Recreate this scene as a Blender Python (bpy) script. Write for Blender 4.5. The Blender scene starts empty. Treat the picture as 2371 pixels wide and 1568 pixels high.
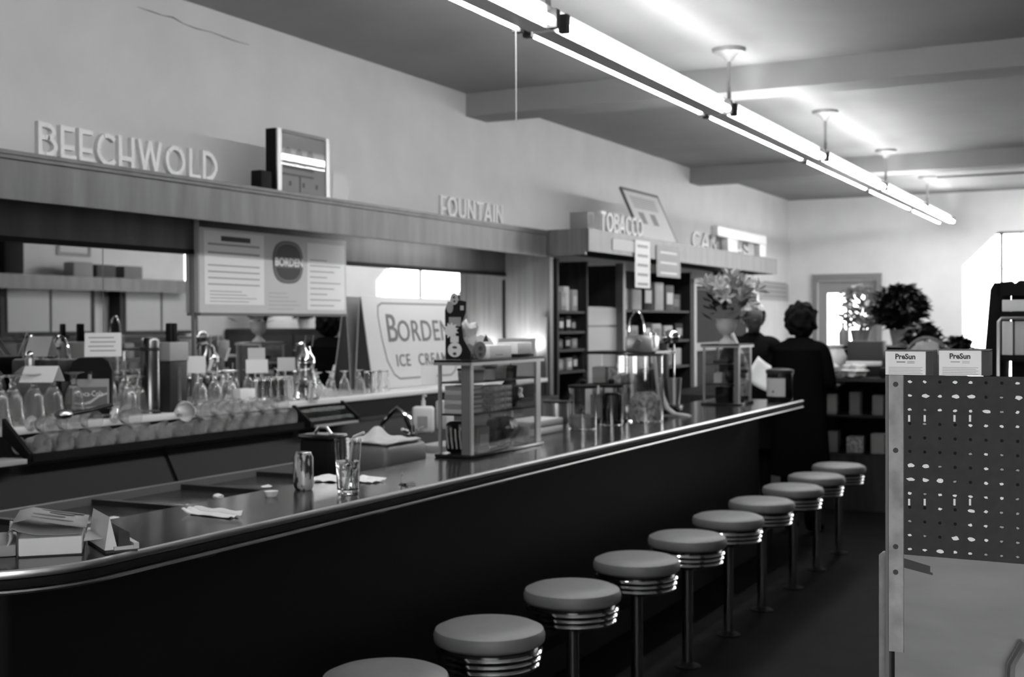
import bpy, bmesh, math, random
from mathutils import Vector, Matrix
random.seed(7)
SC = bpy.context.scene
COL = SC.collection
PI = math.pi

# ------------------------------------------------------------------ camera, world, exposure
IMG_W, IMG_H, FOC = 2371, 1568, 2896.767
YAW, PITCH, ROLL, EYE = 0.47290885, -0.01171618, 0.00433082, 1.56
_f = Vector((-math.sin(YAW)*math.cos(PITCH), math.cos(YAW)*math.cos(PITCH), math.sin(PITCH)))
_r = Vector((math.cos(YAW), math.sin(YAW), 0)); _d = _f.cross(_r)
RIGHT = math.cos(ROLL)*_r + math.sin(ROLL)*_d
DOWN = -math.sin(ROLL)*_r + math.cos(ROLL)*_d
FWD = _f
cam = bpy.data.cameras.new('camera'); cam.sensor_width = 36; cam.lens = 36*FOC/IMG_W
cam.clip_start = 0.05; cam.clip_end = 200
cam.dof.use_dof = True; cam.dof.focus_distance = 2.3; cam.dof.aperture_fstop = 6.3
camo = bpy.data.objects.new('camera', cam); COL.objects.link(camo)
m = Matrix((RIGHT, -DOWN, -FWD)).transposed().to_4x4(); m.translation = (0, 0, EYE)
camo.matrix_world = m
SC.camera = camo
SC.view_settings.view_transform = 'Standard'
SC.view_settings.look = 'None'
SC.view_settings.gamma = 1.0
SC.view_settings.use_curve_mapping = False
SC.view_settings.exposure = 0.0
TUBE_POWER, SKY_POWER = 46.0, 8.3
w = bpy.data.worlds.new('overcast_sky'); SC.world = w; w.use_nodes = True
w.node_tree.nodes['Background'].inputs[0].default_value = (1, 1, 1, 1)
w.node_tree.nodes['Background'].inputs[1].default_value = SKY_POWER

def P(px, py, x=None, y=None, z=None):
    """point of the place seen at a photo pixel, on the plane x=, y= or z="""
    d = RIGHT*(px-IMG_W/2) + DOWN*(py-IMG_H/2) + FWD*FOC
    t = x/d.x if x is not None else y/d.y if y is not None else (z-EYE)/d.z
    return Vector((0, 0, EYE)) + d*t

# ------------------------------------------------------------------ materials (all neutral grey: black-and-white place)
MATS = {}
def mat(name, v, rough=0.6, metal=0.0, var=0.0, scale=(8, 8, 8), spec=0.5, bump=0.0, coat=0.0):
    if name in MATS: return MATS[name]
    m = bpy.data.materials.new(name); m.use_nodes = True
    nt = m.node_tree; b = nt.nodes['Principled BSDF']
    b.inputs['Base Color'].default_value = (v, v, v, 1)
    b.inputs['Roughness'].default_value = rough
    b.inputs['Metallic'].default_value = metal
    b.inputs['Specular IOR Level'].default_value = spec
    if coat: b.inputs['Coat Weight'].default_value = coat
    if var or bump:
        tc = nt.nodes.new('ShaderNodeTexCoord'); mp = nt.nodes.new('ShaderNodeMapping')
        mp.inputs['Scale'].default_value = scale
        nz = nt.nodes.new('ShaderNodeTexNoise'); nz.inputs['Scale'].default_value = 1.0
        nz.inputs['Detail'].default_value = 4
        nt.links.new(tc.outputs['Object'], mp.inputs[0]); nt.links.new(mp.outputs[0], nz.inputs['Vector'])
        if var:
            cr = nt.nodes.new('ShaderNodeValToRGB')
            lo, hi = v*(1-var), min(1, v*(1+var))
            cr.color_ramp.elements[0].position = .3; cr.color_ramp.elements[1].position = .7
            cr.color_ramp.elements[0].color = (lo, lo, lo, 1); cr.color_ramp.elements[1].color = (hi, hi, hi, 1)
            nt.links.new(nz.outputs['Fac'], cr.inputs[0]); nt.links.new(cr.outputs[0], b.inputs['Base Color'])
        if bump:
            bp = nt.nodes.new('ShaderNodeBump'); bp.inputs['Strength'].default_value = bump
            bp.inputs['Distance'].default_value = 0.01
            nt.links.new(nz.outputs['Fac'], bp.inputs['Height']); nt.links.new(bp.outputs[0], b.inputs['Normal'])
    MATS[name] = m
    return m
def emit(name, strength):
    m = bpy.data.materials.new(name); m.use_nodes = True; nt = m.node_tree
    nt.nodes.remove(nt.nodes['Principled BSDF'])
    e = nt.nodes.new('ShaderNodeEmission'); e.inputs[0].default_value = (1, 1, 1, 1); e.inputs[1].default_value = strength
    nt.links.new(e.outputs[0], nt.nodes['Material Output'].inputs[0]); MATS[name] = m
    return m
def glassmat(name, v=1.0, rough=0.0, ior=1.45):
    m = bpy.data.materials.new(name); m.use_nodes = True; b = m.node_tree.nodes['Principled BSDF']
    b.inputs['Base Color'].default_value = (v, v, v, 1); b.inputs['Transmission Weight'].default_value = 1
    b.inputs['Roughness'].default_value = rough; b.inputs['IOR'].default_value = ior
    MATS[name] = m
    return m
def panemat(name, tint=0.95, refl=1.0):
    """thin flat glass: clear, with a fresnel reflection"""
    m = bpy.data.materials.new(name); m.use_nodes = True; nt = m.node_tree
    nt.nodes.remove(nt.nodes['Principled BSDF'])
    tr = nt.nodes.new('ShaderNodeBsdfTransparent'); tr.inputs[0].default_value = (tint, tint, tint, 1)
    gl = nt.nodes.new('ShaderNodeBsdfGlossy'); gl.inputs['Roughness'].default_value = 0.02
    fr = nt.nodes.new('ShaderNodeLayerWeight'); fr.inputs[0].default_value = .5
    pw = nt.nodes.new('ShaderNodeMath'); pw.operation = 'POWER'; pw.inputs[1].default_value = 4.0
    mu = nt.nodes.new('ShaderNodeMath'); mu.operation = 'MULTIPLY_ADD'; mu.inputs[1].default_value = .9*refl; mu.inputs[2].default_value = .045*refl
    mx = nt.nodes.new('ShaderNodeMixShader')
    nt.links.new(fr.outputs['Facing'], pw.inputs[0]); nt.links.new(pw.outputs[0], mu.inputs[0]); nt.links.new(mu.outputs[0], mx.inputs[0])
    nt.links.new(tr.outputs[0], mx.inputs[1]); nt.links.new(gl.outputs[0], mx.inputs[2])
    nt.links.new(mx.outputs[0], nt.nodes['Material Output'].inputs[0]); MATS[name] = m
    return m
WALLF = mat('wall_plaster_lit', .82, .85, var=.04, scale=(3, 3, 3))  # far wall plaster made paler to carry the stronger light there
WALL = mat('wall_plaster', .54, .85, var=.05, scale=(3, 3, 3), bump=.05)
CEIL = mat('ceiling_paint', .27, .8, var=.06, scale=(2, 2, 2))
FLOOR = mat('dark_linoleum', .006, .7, var=.4, scale=(5, 5, 5), spec=.04)
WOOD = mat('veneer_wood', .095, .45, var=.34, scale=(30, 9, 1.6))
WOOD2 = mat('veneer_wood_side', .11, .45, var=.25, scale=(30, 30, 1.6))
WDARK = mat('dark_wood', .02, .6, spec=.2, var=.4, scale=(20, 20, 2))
PLY = mat('plywood_light', .19, .6, var=.16, scale=(4, 4, 18))
STRIP = mat('strip_wood', .25, .6, var=.3, scale=(30, 30, 22))
PEG = mat('pegboard_dark', .034, .7, spec=.2, var=.12, scale=(60, 60, 60))
LAM = mat('laminate_black', .02, .15, var=.35, scale=(10, 3, 3), spec=.5)
LAM.node_tree.nodes['Principled BSDF'].inputs['IOR'].default_value = 1.28
BLACK = mat('black_matt', .006, .7, spec=.15)
BLACKG = mat('black_gloss', .01, .2)
DGREY = mat('dark_grey_metal', .022, .5, spec=.3)
MGREY = mat('mid_grey_enamel', .11, .45)
LGREY = mat('light_grey_enamel', .32, .5)
CHROME = mat('chrome', .75, .1, metal=1)
STEEL = mat('brushed_steel', .5, .32, metal=1)
ALU = mat('aluminium', .42, .4, metal=.7)
MIRROR = mat('mirror_silver', .78, .01, metal=1)
CUSH = mat('seat_vinyl', .125, .5, var=.06, scale=(40, 40, 40), bump=.05)
PAPER = mat('white_paper', .72, .7)
PAPER2 = mat('off_white_card', .5, .7)
PAPER3 = mat('grey_card', .3, .7)
CARDG = mat('print_grey', .2, .7)
INK = mat('print_dark', .035, .7)
INK2 = mat('print_mid', .12, .7)
WPLAS = mat('white_plastic', .68, .35)
GPLAS = mat('grey_plastic', .25, .4)
FRONT = mat('counter_front_black', .005, .6, spec=.1)
BARF = mat('back_bar_dark', .011, .5, spec=.1)
EDGE = mat('edge_metal', .8, .28, metal=1)
DSTEEL = mat('dark_steel', .16, .22, metal=1)
LETTER = mat('letter_paint', .62, .6)
TRAYLID = panemat('tray_lid', .85, .02)
GLASSL = glassmat('highlit_glass', .95, .03)  # white mixed into clear glass, standing in for bright rim highlights
GLASSL.node_tree.nodes['Principled BSDF'].inputs['Transmission Weight'].default_value = .84
GLASSM = glassmat('washed_glass', .95, .06)
GLASSM.node_tree.nodes['Principled BSDF'].inputs['Transmission Weight'].default_value = .95
CLOTH = mat('towel_cloth', .42, .95, bump=.3, scale=(90, 90, 90))
COAT = mat('black_coat', .006, .9, spec=0.0)
COAT2 = mat('dark_smock', .012, .9, spec=0.0)
SKIN = mat('skin', .085, .7, spec=.2)
HAIRD = mat('dark_hair', .006, .8, spec=.1, bump=.8, scale=(60, 60, 60))
HAIRG = mat('grey_hair', .5, .7, var=.3, bump=.8, scale=(60, 60, 60))
LEAFD = mat('dark_leaf', .012, .5, var=.5)
LEAFP = mat('pale_petal', .42, .7, var=.25)
STONE = mat('pale_stone', .5, .8)
BAG = mat('shiny_bag', .12, .18, metal=.4, var=.8, scale=(25, 25, 9))
BAGD = mat('dark_wrap', .02, .15, metal=.2, var=.6, scale=(40, 40, 40))
MIXW = mat('mixed_wrappers', .35, .4, var=.7, scale=(45, 45, 45))
CANP = mat('can_print', .2, .3, metal=.1, var=.93, scale=(48, 48, 20))
for n_ in CANP.node_tree.nodes:
    if n_.type == 'VALTORGB': n_.color_ramp.elements[0].position = .47; n_.color_ramp.elements[1].position = .53
GLASS = glassmat('clear_glass')
GLASS2 = glassmat('cola_glass', .9, 0, 1.33)
PANE = panemat('pane_glass')
PANEW = panemat('window_glass', .97)
TUBE = emit('fluorescent_tube', TUBE_POWER)
TUBE3 = emit('shelf_lamp_tube', 170.0)
TUBE4 = emit('far_fill_tube', 85.0)  # for the added unseen fixtures at the far end
HEAD = mat('header_veneer_shaded', .055, .5, var=.3, scale=(30, 9, 1.6), spec=.3)  # veneer darkened for the shade behind the fascia
TUBE2 = emit('soffit_tube', 40.0)

# ------------------------------------------------------------------ mesh helpers
class B:
    def __init__(s, o=(0, 0, 0)):
        s.bm = bmesh.new(); s.o = Vector(o)
    def v(s, p): return s.bm.verts.new(Vector(p)-s.o)
    def box(s, x0, x1, y0, y1, z0, z1, bev=0, seg=2):
        v = [s.v((x, y, z)) for x in (x0, x1) for y in (y0, y1) for z in (z0, z1)]
        fs = [s.bm.faces.new([v[i] for i in f]) for f in ((0,1,3,2),(4,6,7,5),(0,4,5,1),(2,3,7,6),(0,2,6,4),(1,5,7,3))]
        if bev:
            es = list({e for f in fs for e in f.edges})
            bmesh.ops.bevel(s.bm, geom=es, offset=bev, segments=seg, profile=.5, affect='EDGES')
        return s
    def cbox(s, c, d, bev=0, seg=2, rot=None):
        n = len(s.bm.verts); t = B()
        t.box(-d[0]/2, d[0]/2, -d[1]/2, d[1]/2, -d[2]/2, d[2]/2, bev, seg)
        s.merge(t, Matrix.Translation(Vector(c)) @ (rot.to_4x4() if rot else Matrix()))
        return s
    def merge(s, t, mtx=Matrix()):
        mp = {}
        for v in t.bm.verts: mp[v] = s.v(mtx @ (v.co + t.o))
        for f in t.bm.faces:
            try: s.bm.faces.new([mp[v] for v in f.verts])
            except ValueError: pass
        t.bm.free()
        return s
    def lathe(s, prof, seg=24, c=(0, 0, 0), sy=1.0, a0=0, a1=2*PI):
        c = Vector(c); rings = []
        full = abs(a1-a0-2*PI) < 1e-6
        n = seg if full else seg+1
        for r, z in prof:
            if r < 1e-6: rings.append([s.v(c+Vector((0, 0, z)))])
            else: rings.append([s.v(c+Vector((r*math.cos(a0+(a1-a0)*i/seg), sy*r*math.sin(a0+(a1-a0)*i/seg), z))) for i in range(n)])
        for a, b in zip(rings, rings[1:]):
            for i in range(seg):
                j = (i+1) % n
                if len(a) == 1 and len(b) == 1: continue
                if len(a) == 1: q = [a[0], b[j], b[i]]
                elif len(b) == 1: q = [a[i], a[j], b[0]]
                else: q = [a[i], a[j], b[j], b[i]]
                try: s.bm.faces.new(q)
                except ValueError: pass
        return s
    def tube(s, pts, r, seg=8, cap=True):
        pts = [Vector(p) for p in pts]; rings = []
        up = Vector((0, 0, 1)); prev = None
        for i, p in enumerate(pts):
            t = (pts[min(i+1, len(pts)-1)]-pts[max(i-1, 0)]).normalized()
            a = prev if prev is not None else (up.cross(t) if abs(t.z) < .95 else Vector((1, 0, 0)).cross(t))
            a = (a - t*a.dot(t)).normalized(); prev = a
            b = t.cross(a); rr = r[i] if isinstance(r, (list, tuple)) else r
            rings.append([s.v(p+a*rr*math.cos(2*PI*k/seg)+b*rr*math.sin(2*PI*k/seg)) for k in range(seg)])
        for a, b in zip(rings, rings[1:]):
            for k in range(seg): s.bm.faces.new([a[k], a[(k+1) % seg], b[(k+1) % seg], b[k]])
        if cap:
            s.bm.faces.new(list(reversed(rings[0]))); s.bm.faces.new(rings[-1])
        return s
    def prism(s, pts, d, fr=None):
        """polygon pts (u,v) extruded by d along the frame's third axis; fr = (origin,U,V,N)"""
        o, U, V, N = fr or (Vector(), Vector((1,0,0)), Vector((0,1,0)), Vector((0,0,1)))
        o, U, V, N = Vector(o), Vector(U), Vector(V), Vector(N)
        a = [s.v(o+U*u+V*v) for u, v in pts]; b = [s.v(o+U*u+V*v+N*d) for u, v in pts]
        n = len(pts)
        s.bm.faces.new(list(reversed(a))); s.bm.faces.new(b)
        for i in range(n): s.bm.faces.new([a[i], a[(i+1) % n], b[(i+1) % n], b[i]])
        return s
    def sweep(s, prof, path):
        """profile (u outward, z) swept along path of (point, outward normal)"""
        rings = [[s.v(Vector(p)+Vector(n)*u+Vector((0, 0, z))) for u, z in prof] for p, n in path]
        k = len(prof)
        for a, b in zip(rings, rings[1:]):
            for i in range(k): s.bm.faces.new([a[i], a[(i+1) % k], b[(i+1) % k], b[i]])
        s.bm.faces.new(rings[0]); s.bm.faces.new(list(reversed(rings[-1])))
        return s
    def mesh(s, name, smooth=True, ang=35):
        bmesh.ops.recalc_face_normals(s.bm, faces=s.bm.faces)
        me = bpy.data.meshes.new(name); s.bm.to_mesh(me); s.bm.free()
        if smooth:
            me.polygons.foreach_set('use_smooth', [True]*len(me.polygons))
            me.set_sharp_from_angle(angle=math.radians(ang))
        return me
    def build(s, name, m, parent=None, loc=None, rz=0, smooth=True, ang=35):
        return link(name, s.mesh(name, smooth, ang), m, parent, loc if loc is not None else (s.o if parent is None else None), rz)
def link(name, me, m, parent=None, loc=None, rz=0):
    o = bpy.data.objects.new(name, me); COL.objects.link(o)
    if m is not None and not me.materials: me.materials.append(m)
    if parent is not None: o.parent = parent
    if loc is not None: o.location = loc
    if rz: o.rotation_euler = (0, 0, rz)
    return o
def tag(o, label, cat, group=None, kind=None):
    if label: o['label'] = label
    if cat: o['category'] = cat
    if group: o['group'] = group
    if kind: o['kind'] = kind
    return o
def thing(name, label, cat, loc=(0, 0, 0), rz=0, group=None):
    o = bpy.data.objects.new(name, None); COL.objects.link(o); o.empty_display_size = .1
    o.location = loc; o.rotation_euler = (0, 0, rz)
    return tag(o, label, cat, group)
def struct(o, label=None):
    o['kind'] = 'structure'
    if label: o['label'] = label
    return o
def dup(root, loc, rz=None, label=None, scale=None):
    r = root.copy(); COL.objects.link(r); r.location = loc
    if rz is not None: r.rotation_euler = (0, 0, rz)
    if scale: r.scale = scale
    if label: r['label'] = label
    for ch in list(root.children):
        c = ch.copy(); COL.objects.link(c); c.parent = r
        for g in ch.children:
            d = g.copy(); COL.objects.link(d); d.parent = c
    return r
FX = lambda o: (o, (0, 1, 0), (0, 0, 1), (1, 0, 0))      # frame of a face that looks along +X
FY = lambda o: (o, (1, 0, 0), (0, 0, 1), (0, -1, 0))     # frame of a face that looks along -Y
def FA(o, a):                                             # upright face whose normal has heading a (0 = -Y, 90deg = +X)
    return (o, (math.cos(a), math.sin(a), 0), (0, 0, 1), (math.sin(a), -math.cos(a), 0))
def rect(b, fr, u0, u1, v0, v1, d=.001, lift=0.0):
    o, U, V, N = [Vector(q) for q in fr]
    b.prism([(u0, v0), (u1, v0), (u1, v1), (u0, v1)], d, (o+N*lift, U, V, N))
def disc(b, fr, cu, cv, r, d=.001, lift=0.0, n=20, ry=None):
    o, U, V, N = [Vector(q) for q in fr]; ry = ry or r
    b.prism([(cu+r*math.cos(2*PI*i/n), cv+ry*math.sin(2*PI*i/n)) for i in range(n)], d, (o+N*lift, U, V, N))
def text(name, s, fr, u, v, size, m, parent=None, ext=.001, sx=1.0, lift=.001, off=(0, 0, 0), bold=0.0, align='LEFT', spacing=1.0):
    cu = bpy.data.curves.new(name, 'FONT'); cu.body = s; cu.size = size; cu.extrude = ext; cu.offset = bold
    cu.align_x = align; cu.resolution_u = 3; cu.space_character = spacing
    t = bpy.data.objects.new('tmp', cu); COL.objects.link(t)
    dg = bpy.context.evaluated_depsgraph_get(); dg.update()
    me = bpy.data.meshes.new_from_object(t.evaluated_get(dg)); bpy.data.objects.remove(t)
    o, U, V, N = [Vector(q) for q in fr]; off = Vector(off)
    for vx in me.vertices:
        c = vx.co.copy(); vx.co = o + U*(u+c.x*sx) + V*(v+c.y) + N*(lift+ext+c.z) - off
    me.materials.clear()
    return link(name, me, m, parent)
ORD = ['first', 'second', 'third', 'fourth', 'fifth', 'sixth', 'seventh', 'eighth', 'ninth', 'tenth', 'eleventh', 'twelfth',
       'thirteenth', 'fourteenth', 'fifteenth', 'sixteenth', 'seventeenth', 'eighteenth']
# ================================================================== the room
XL, XR, YF, YB, ZC = -4.48, 4.75, 17.2, -1.7, 3.25
struct(B().box(XL-.2, XR+.2, YB-.2, YF+.2, -.1, 0).build('floor', FLOOR, smooth=False))
struct(B().box(XL-.2, XR+.2, YB-.2, YF+.2, ZC, ZC+.1).build('ceiling', CEIL, smooth=False))
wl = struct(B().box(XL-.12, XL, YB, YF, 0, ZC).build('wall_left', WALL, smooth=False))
W3 = (-.6, 4.2, .8, 2.6)
b = B().box(XL-.12, W3[0], YB-.12, YB, 0, ZC).box(W3[1], XR+.12, YB-.12, YB, 0, ZC).box(W3[0], W3[1], YB-.12, YB, 0, W3[2]).box(W3[0], W3[1], YB-.12, YB, W3[3], ZC)
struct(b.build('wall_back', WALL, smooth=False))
w3 = struct(B((W3[0], YB, W3[2])).box(W3[0], W3[0]+.06, YB-.08, YB-.02, W3[2], W3[3]).box(W3[1]-.06, W3[1], YB-.08, YB-.02, W3[2], W3[3])
    .box(W3[0]+.06, W3[1]-.06, YB-.08, YB-.02, W3[2], W3[2]+.06).box(W3[0]+.06, W3[1]-.06, YB-.08, YB-.02, W3[3]-.06, W3[3]).build('window_3', WPLAS, smooth=False))
B((W3[0], YB, W3[2])).box(W3[0]+.06, W3[1]-.06, YB-.052, YB-.047, W3[2]+.06, W3[3]-.06).build('pane', PANEW, w3)
# plaster crack high on the left wall
pts = [(318, 16), (352, 27), (378, 36), (400, 40), (425, 55), (455, 66), (488, 74), (520, 86), (548, 96), (578, 104)]
q = [P(a, b, x=XL+.001) for a, b in pts]
B().tube(q, [.001, .003, .002, .004, .002, .003, .002, .003, .002, .001], 5).build('plaster_crack', INK2, wl)
# right wall with a side window near the far end
W2 = (15.3, 17.0, 1.8, 2.95)
b = B()
b.box(XR, XR+.12, YB, W2[0], 0, ZC); b.box(XR, XR+.12, W2[1], YF, 0, ZC)
b.box(XR, XR+.12, W2[0], W2[1], 0, W2[2]); b.box(XR, XR+.12, W2[0], W2[1], W2[3], ZC)
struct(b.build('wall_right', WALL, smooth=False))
w2 = struct(B((XR, W2[0], W2[2])).box(XR+.02, XR+.08, W2[0], W2[0]+.06, W2[2], W2[3]).box(XR+.02, XR+.08, W2[1]-.06, W2[1], W2[2], W2[3])
    .box(XR+.02, XR+.08, W2[0]+.06, W2[1]-.06, W2[2], W2[2]+.06).box(XR+.02, XR+.08, W2[0]+.06, W2[1]-.06, W2[3]-.06, W2[3]).build('window_2', WPLAS, smooth=False))
B((XR, W2[0], W2[2])).box(XR+.045, XR+.05, W2[0]+.06, W2[1]-.06, W2[2]+.06, W2[3]-.06).build('pane', PANEW, w2)
# far wall with clipped-corner shop window and a door
WX0, WX1, WZ0, WZ1, CL = -2.2, 2.35, .75, 2.72, .43
DX0, DX1, DZ1 = P(1893, 660, y=YF).x, P(2030, 660, y=YF).x, 2.12
b = B()
b.box(XL, DX0, YF, YF+.15, 0, ZC); b.box(DX0, DX1, YF, YF+.15, DZ1, ZC); b.box(DX1, WX0, YF, YF+.15, 0, ZC)
b.box(WX0, WX1, YF, YF+.15, 0, WZ0); b.box(WX0, WX1, YF, YF+.15, WZ1, ZC); b.box(WX1, XR, YF, YF+.15, 0, ZC)
for s_, xx in ((1, WX0), (-1, WX1)):
    b.prism([(xx, WZ1), (xx, WZ1-CL), (xx+s_*CL, WZ1)], .15, ((0, YF, 0), (1, 0, 0), (0, 0, 1), (0, 1, 0)))
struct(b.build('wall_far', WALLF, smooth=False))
w1 = struct(B((0, YF, WZ0)).box(WX0, WX1, YF+.03, YF+.1, WZ0, WZ0+.07).build('window_1', WPLAS, smooth=False))
for xx in (P(2318, 600, y=YF).x, WX0+2.3, WX0+3.75):
    B((0, YF, WZ0)).box(xx-.02, xx+.02, YF+.04, YF+.09, WZ0+.07, WZ1).build('mullion', GPLAS, w1)
B((0, YF, WZ0)).box(WX0, WX1, YF+.04, YF+.09, WZ1-.03, WZ1).build('head_rail', GPLAS, w1)
B((0, YF, WZ0)).box(WX0, WX1, YF+.06, YF+.066, WZ0+.07, WZ1-.03).build('pane', PANEW, w1)
B((0, YF, WZ0)).box(WX0-.05, WX1+.05, YF-.14, YF+.03, WZ0-.05, WZ0+.02, .008).build('window_sill', WPLAS, w1)
d1 = struct(B((DX0, YF, 0)).box(DX0, DX0+.12, YF+.04, YF+.09, 0, DZ1).box(DX1-.12, DX1, YF+.04, YF+.09, 0, DZ1)
    .box(DX0+.12, DX1-.12, YF+.04, YF+.09, DZ1-.16, DZ1).box(DX0+.12, DX1-.12, YF+.04, YF+.09, 0, 1.25).build('door_1', LGREY, smooth=False))
B((DX0, YF, 0)).box(DX0-.07, DX0, YF-.03, YF, 0, DZ1+.02).box(DX1, DX1+.07, YF-.03, YF, 0, DZ1+.02).box(DX0-.07, DX1+.07, YF-.03, YF, DZ1+.02, DZ1+.1).build('door_frame', GPLAS, d1)
B((DX0, YF, 0)).box(DX0+.12, DX1-.12, YF+.06, YF+.066, 1.25, DZ1-.16).build('pane', PANEW, d1)
xm = (DX0+DX1)/2
B((DX0, YF, 0)).box(xm-.02, xm+.02, YF+.045, YF+.085, 1.25, DZ1-.16).build('glazing_bar', LGREY, d1)
B((DX0, YF, 0)).tube([(DX1-.06, YF+.03, 1.0), (DX1-.06, YF-.03, 1.0), (DX1-.16, YF-.035, 1.0)], .012).build('door_handle', STEEL, d1)
struct(B().box(XL, XL+.02, 13.6, YF, 0, .14).build('baseboard_left', WDARK, smooth=False))
struct(B().box(DX1+.08, XR, YF-.02, YF, 0, .14).build('baseboard_far', WDARK, smooth=False))
# ceiling beams
for i, y0 in enumerate((8.03, 13.02)):
    struct(B().box(XL, XR, y0, y0+.32, 3.083, ZC).build('trim_%d' % (i+1), CEIL, smooth=False), 'painted plaster ceiling beam spanning the room')
# outside: pavement and a bare street tree
struct(B().box(-16, 16, YF+.2, YF+14, -.3, -.15).build('pavement_outside', STONE, smooth=False))
tr = thing('street_tree', 'bare street tree outside the far shop window', 'tree', (-1.3, YF+6, -.15))
rng = random.Random(3)
b = B().tube([(0, 0, 0), (.05, 0, 1.2), (0, .1, 2.2), (.1, .1, 3.4)], [.13, .11, .09, .05], 8); b.build('trunk', INK2, tr)
b = B()
for k in range(14):
    a = k*2.4; z = 1.3+k*.15; L = .7+rng.random()*.7
    b.tube([(0, 0, z), (.5*L*math.cos(a), .5*L*math.sin(a), z+.3*L), (L*math.cos(a), L*math.sin(a), z+.75*L)], [.035, .022, .008], 5)
b.build('branches', INK2, tr)

# ================================================================== fluorescent light row
LX, LZ = -2.325, 2.83
JY = [2.38, 4.83, 7.27, 9.68, 12.1, 14.5, 16.7]
for i in range(6):
    y0, y1 = JY[i]+.02, JY[i+1]-.02
    lab = 'eight-foot twin-tube fluorescent ceiling fixture, %s in the row from the camera' % ORD[i]
    t = thing('fluorescent_fixture', lab, 'light fixture', (LX, y0, LZ), group='fluorescent fixtures in the ceiling row')
    o = (LX, y0, LZ)
    b = B(o); b.prism([(-.055, .075), (.055, .075), (.06, .03), (.05, -.022), (-.05, -.022), (-.06, .03)], y1-y0, ((LX, y0, LZ), (1, 0, 0), (0, 0, 1), (0, 1, 0)))
    b.build('housing', WPLAS, t, smooth=False)
    for s_ in (-1, 1):
        B(o).tube([(LX+s_*.085, y0+.05, LZ), (LX+s_*.085, y0+.06, LZ), (LX+s_*.085, y1-.06, LZ), (LX+s_*.085, y1-.05, LZ)], [.014, .019, .019, .014], 12).build('tube', TUBE, t)
        for yy in (y0+.012, y1-.05):
            B(o).box(LX+s_*.085-.02, LX+s_*.085+.02, yy, yy+.036, LZ-.028, LZ+.05).build('lamp_holder', DGREY, t)
    if i == 0:
        B(o).tube([(LX-.06, y1-.1, LZ-.02), (LX-.06, y1-.1, LZ-.42)], .0025, 5).build('pull_cord', PAPER3, t)
for i, fx in enumerate((.2, 1.35)):  # unseen fixtures added to brighten the far wall
    o = (fx, 13.95, ZC); za = ZC-.085
    t = thing('fluorescent_fixture', 'added unseen twin-tube fixture flat on the ceiling before the far window, %s one' % ['left', 'right'][i], 'light fixture', o, group='added fixtures before the far window')
    B(o).box(fx-.05, fx+.05, 13.95, 16.4, ZC-.06, ZC-.0005).build('housing', WPLAS, t, smooth=False)
    for s_ in (-1, 1):
        B(o).tube([(fx+s_*.085, 14.0, za), (fx+s_*.085, 16.35, za)], .019, 12).build('tube', TUBE4, t)
        for yy in (13.955, 16.36): B(o).box(fx+s_*.085-.02, fx+s_*.085+.02, yy, yy+.036, za-.028, ZC-.001).build('lamp_holder', DGREY, t)
for i, yy in enumerate((4.9, 7.5, 10.05, 12.6, 15.15)):
    t = thing('pendant_hanger', 'metal stem with ceiling canopy holding the light row, %s from the camera' % ORD[i], 'hanger', (LX, yy, LZ+.05), group='stems of the ceiling light row')
    B().lathe([(0, ZC-LZ-.05), (.105, ZC-LZ-.05), (.1, ZC-LZ-.075), (.045, ZC-LZ-.1), (.02, ZC-LZ-.13), (0, ZC-LZ-.13)], 24).build('canopy', GPLAS, t)
    B().tube([(0, 0, .03), (0, 0, ZC-LZ-.12)], .012, 10).build('stem', GPLAS, t)
    B().box(-.03, .03, -.05, .05, 0, .04, .006).build('clamp', GPLAS, t)
tag(B((LX, 15.15, ZC)).tube([(LX+.1, 15.2, ZC-.012), (.5, 15.25, ZC-.012), (4.7, 15.3, ZC-.012)], .012, 6).build('conduit_pipe', MGREY), 'thin conduit running across the ceiling near the far wall', 'pipe')

# ================================================================== back-bar canopy, mirror, end panel
XF = -4.10
t = thing('canopy', 'long wood veneer canopy over the fountain back bar', 'canopy', (XF, 1.2, 2.072)); o = (XF, 1.2, 2.072)
B(o).box(XF-.03, XF, .6, 8.6, 2.072, 2.235).build('fascia_board', WOOD, t, smooth=False)
B(o).box(XF-.03, XF+.012, .6, 8.6, 2.2351, 2.251).build('moulding', WOOD, t, smooth=False)
B(o).box(XL, XF+.02, .6, 8.6, 2.2513, 2.268).build('cap_board', WOOD, t, smooth=False)
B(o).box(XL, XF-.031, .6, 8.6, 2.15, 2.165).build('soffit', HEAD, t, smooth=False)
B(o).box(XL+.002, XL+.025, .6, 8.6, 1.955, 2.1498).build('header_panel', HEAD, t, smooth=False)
# light tube tucked behind the fascia
lt = thing('soffit_light', 'fluorescent strip tucked behind the canopy fascia right of the menu', 'light fixture', (-4.19, 6.55, 2.118))
B().box(-.02, .03, 0, 1.5, .012, .0315).build('housing', WPLAS, lt, smooth=False)
B().tube([(0, .05, 0), (0, 1.45, 0)], .012, 10).build('tube', TUBE2, lt)
# mirror
t = thing('back_bar_mirror', 'wide mirror running along the wall behind the back bar', 'mirror', (XL, 2, 1.12)); o = (XL, 2, 1.12)
for a, c in ((.8, 4.437), (4.443, 5.065), (5.085, 8.6)):
    B(o).box(XL+.001, XL+.012, a, c, 1.152, 1.93).build('mirror_pane', MIRROR, t, smooth=False)
B(o).box(XL+.001, XL+.03, .8, 8.6, 1.9302, 1.9545).build('top_rail', BLACK, t, smooth=False)
B(o).box(XL+.001, XL+.022, 5.066, 5.084, 1.152, 1.93).build('joint_strip', MGREY, t, smooth=False)
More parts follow.
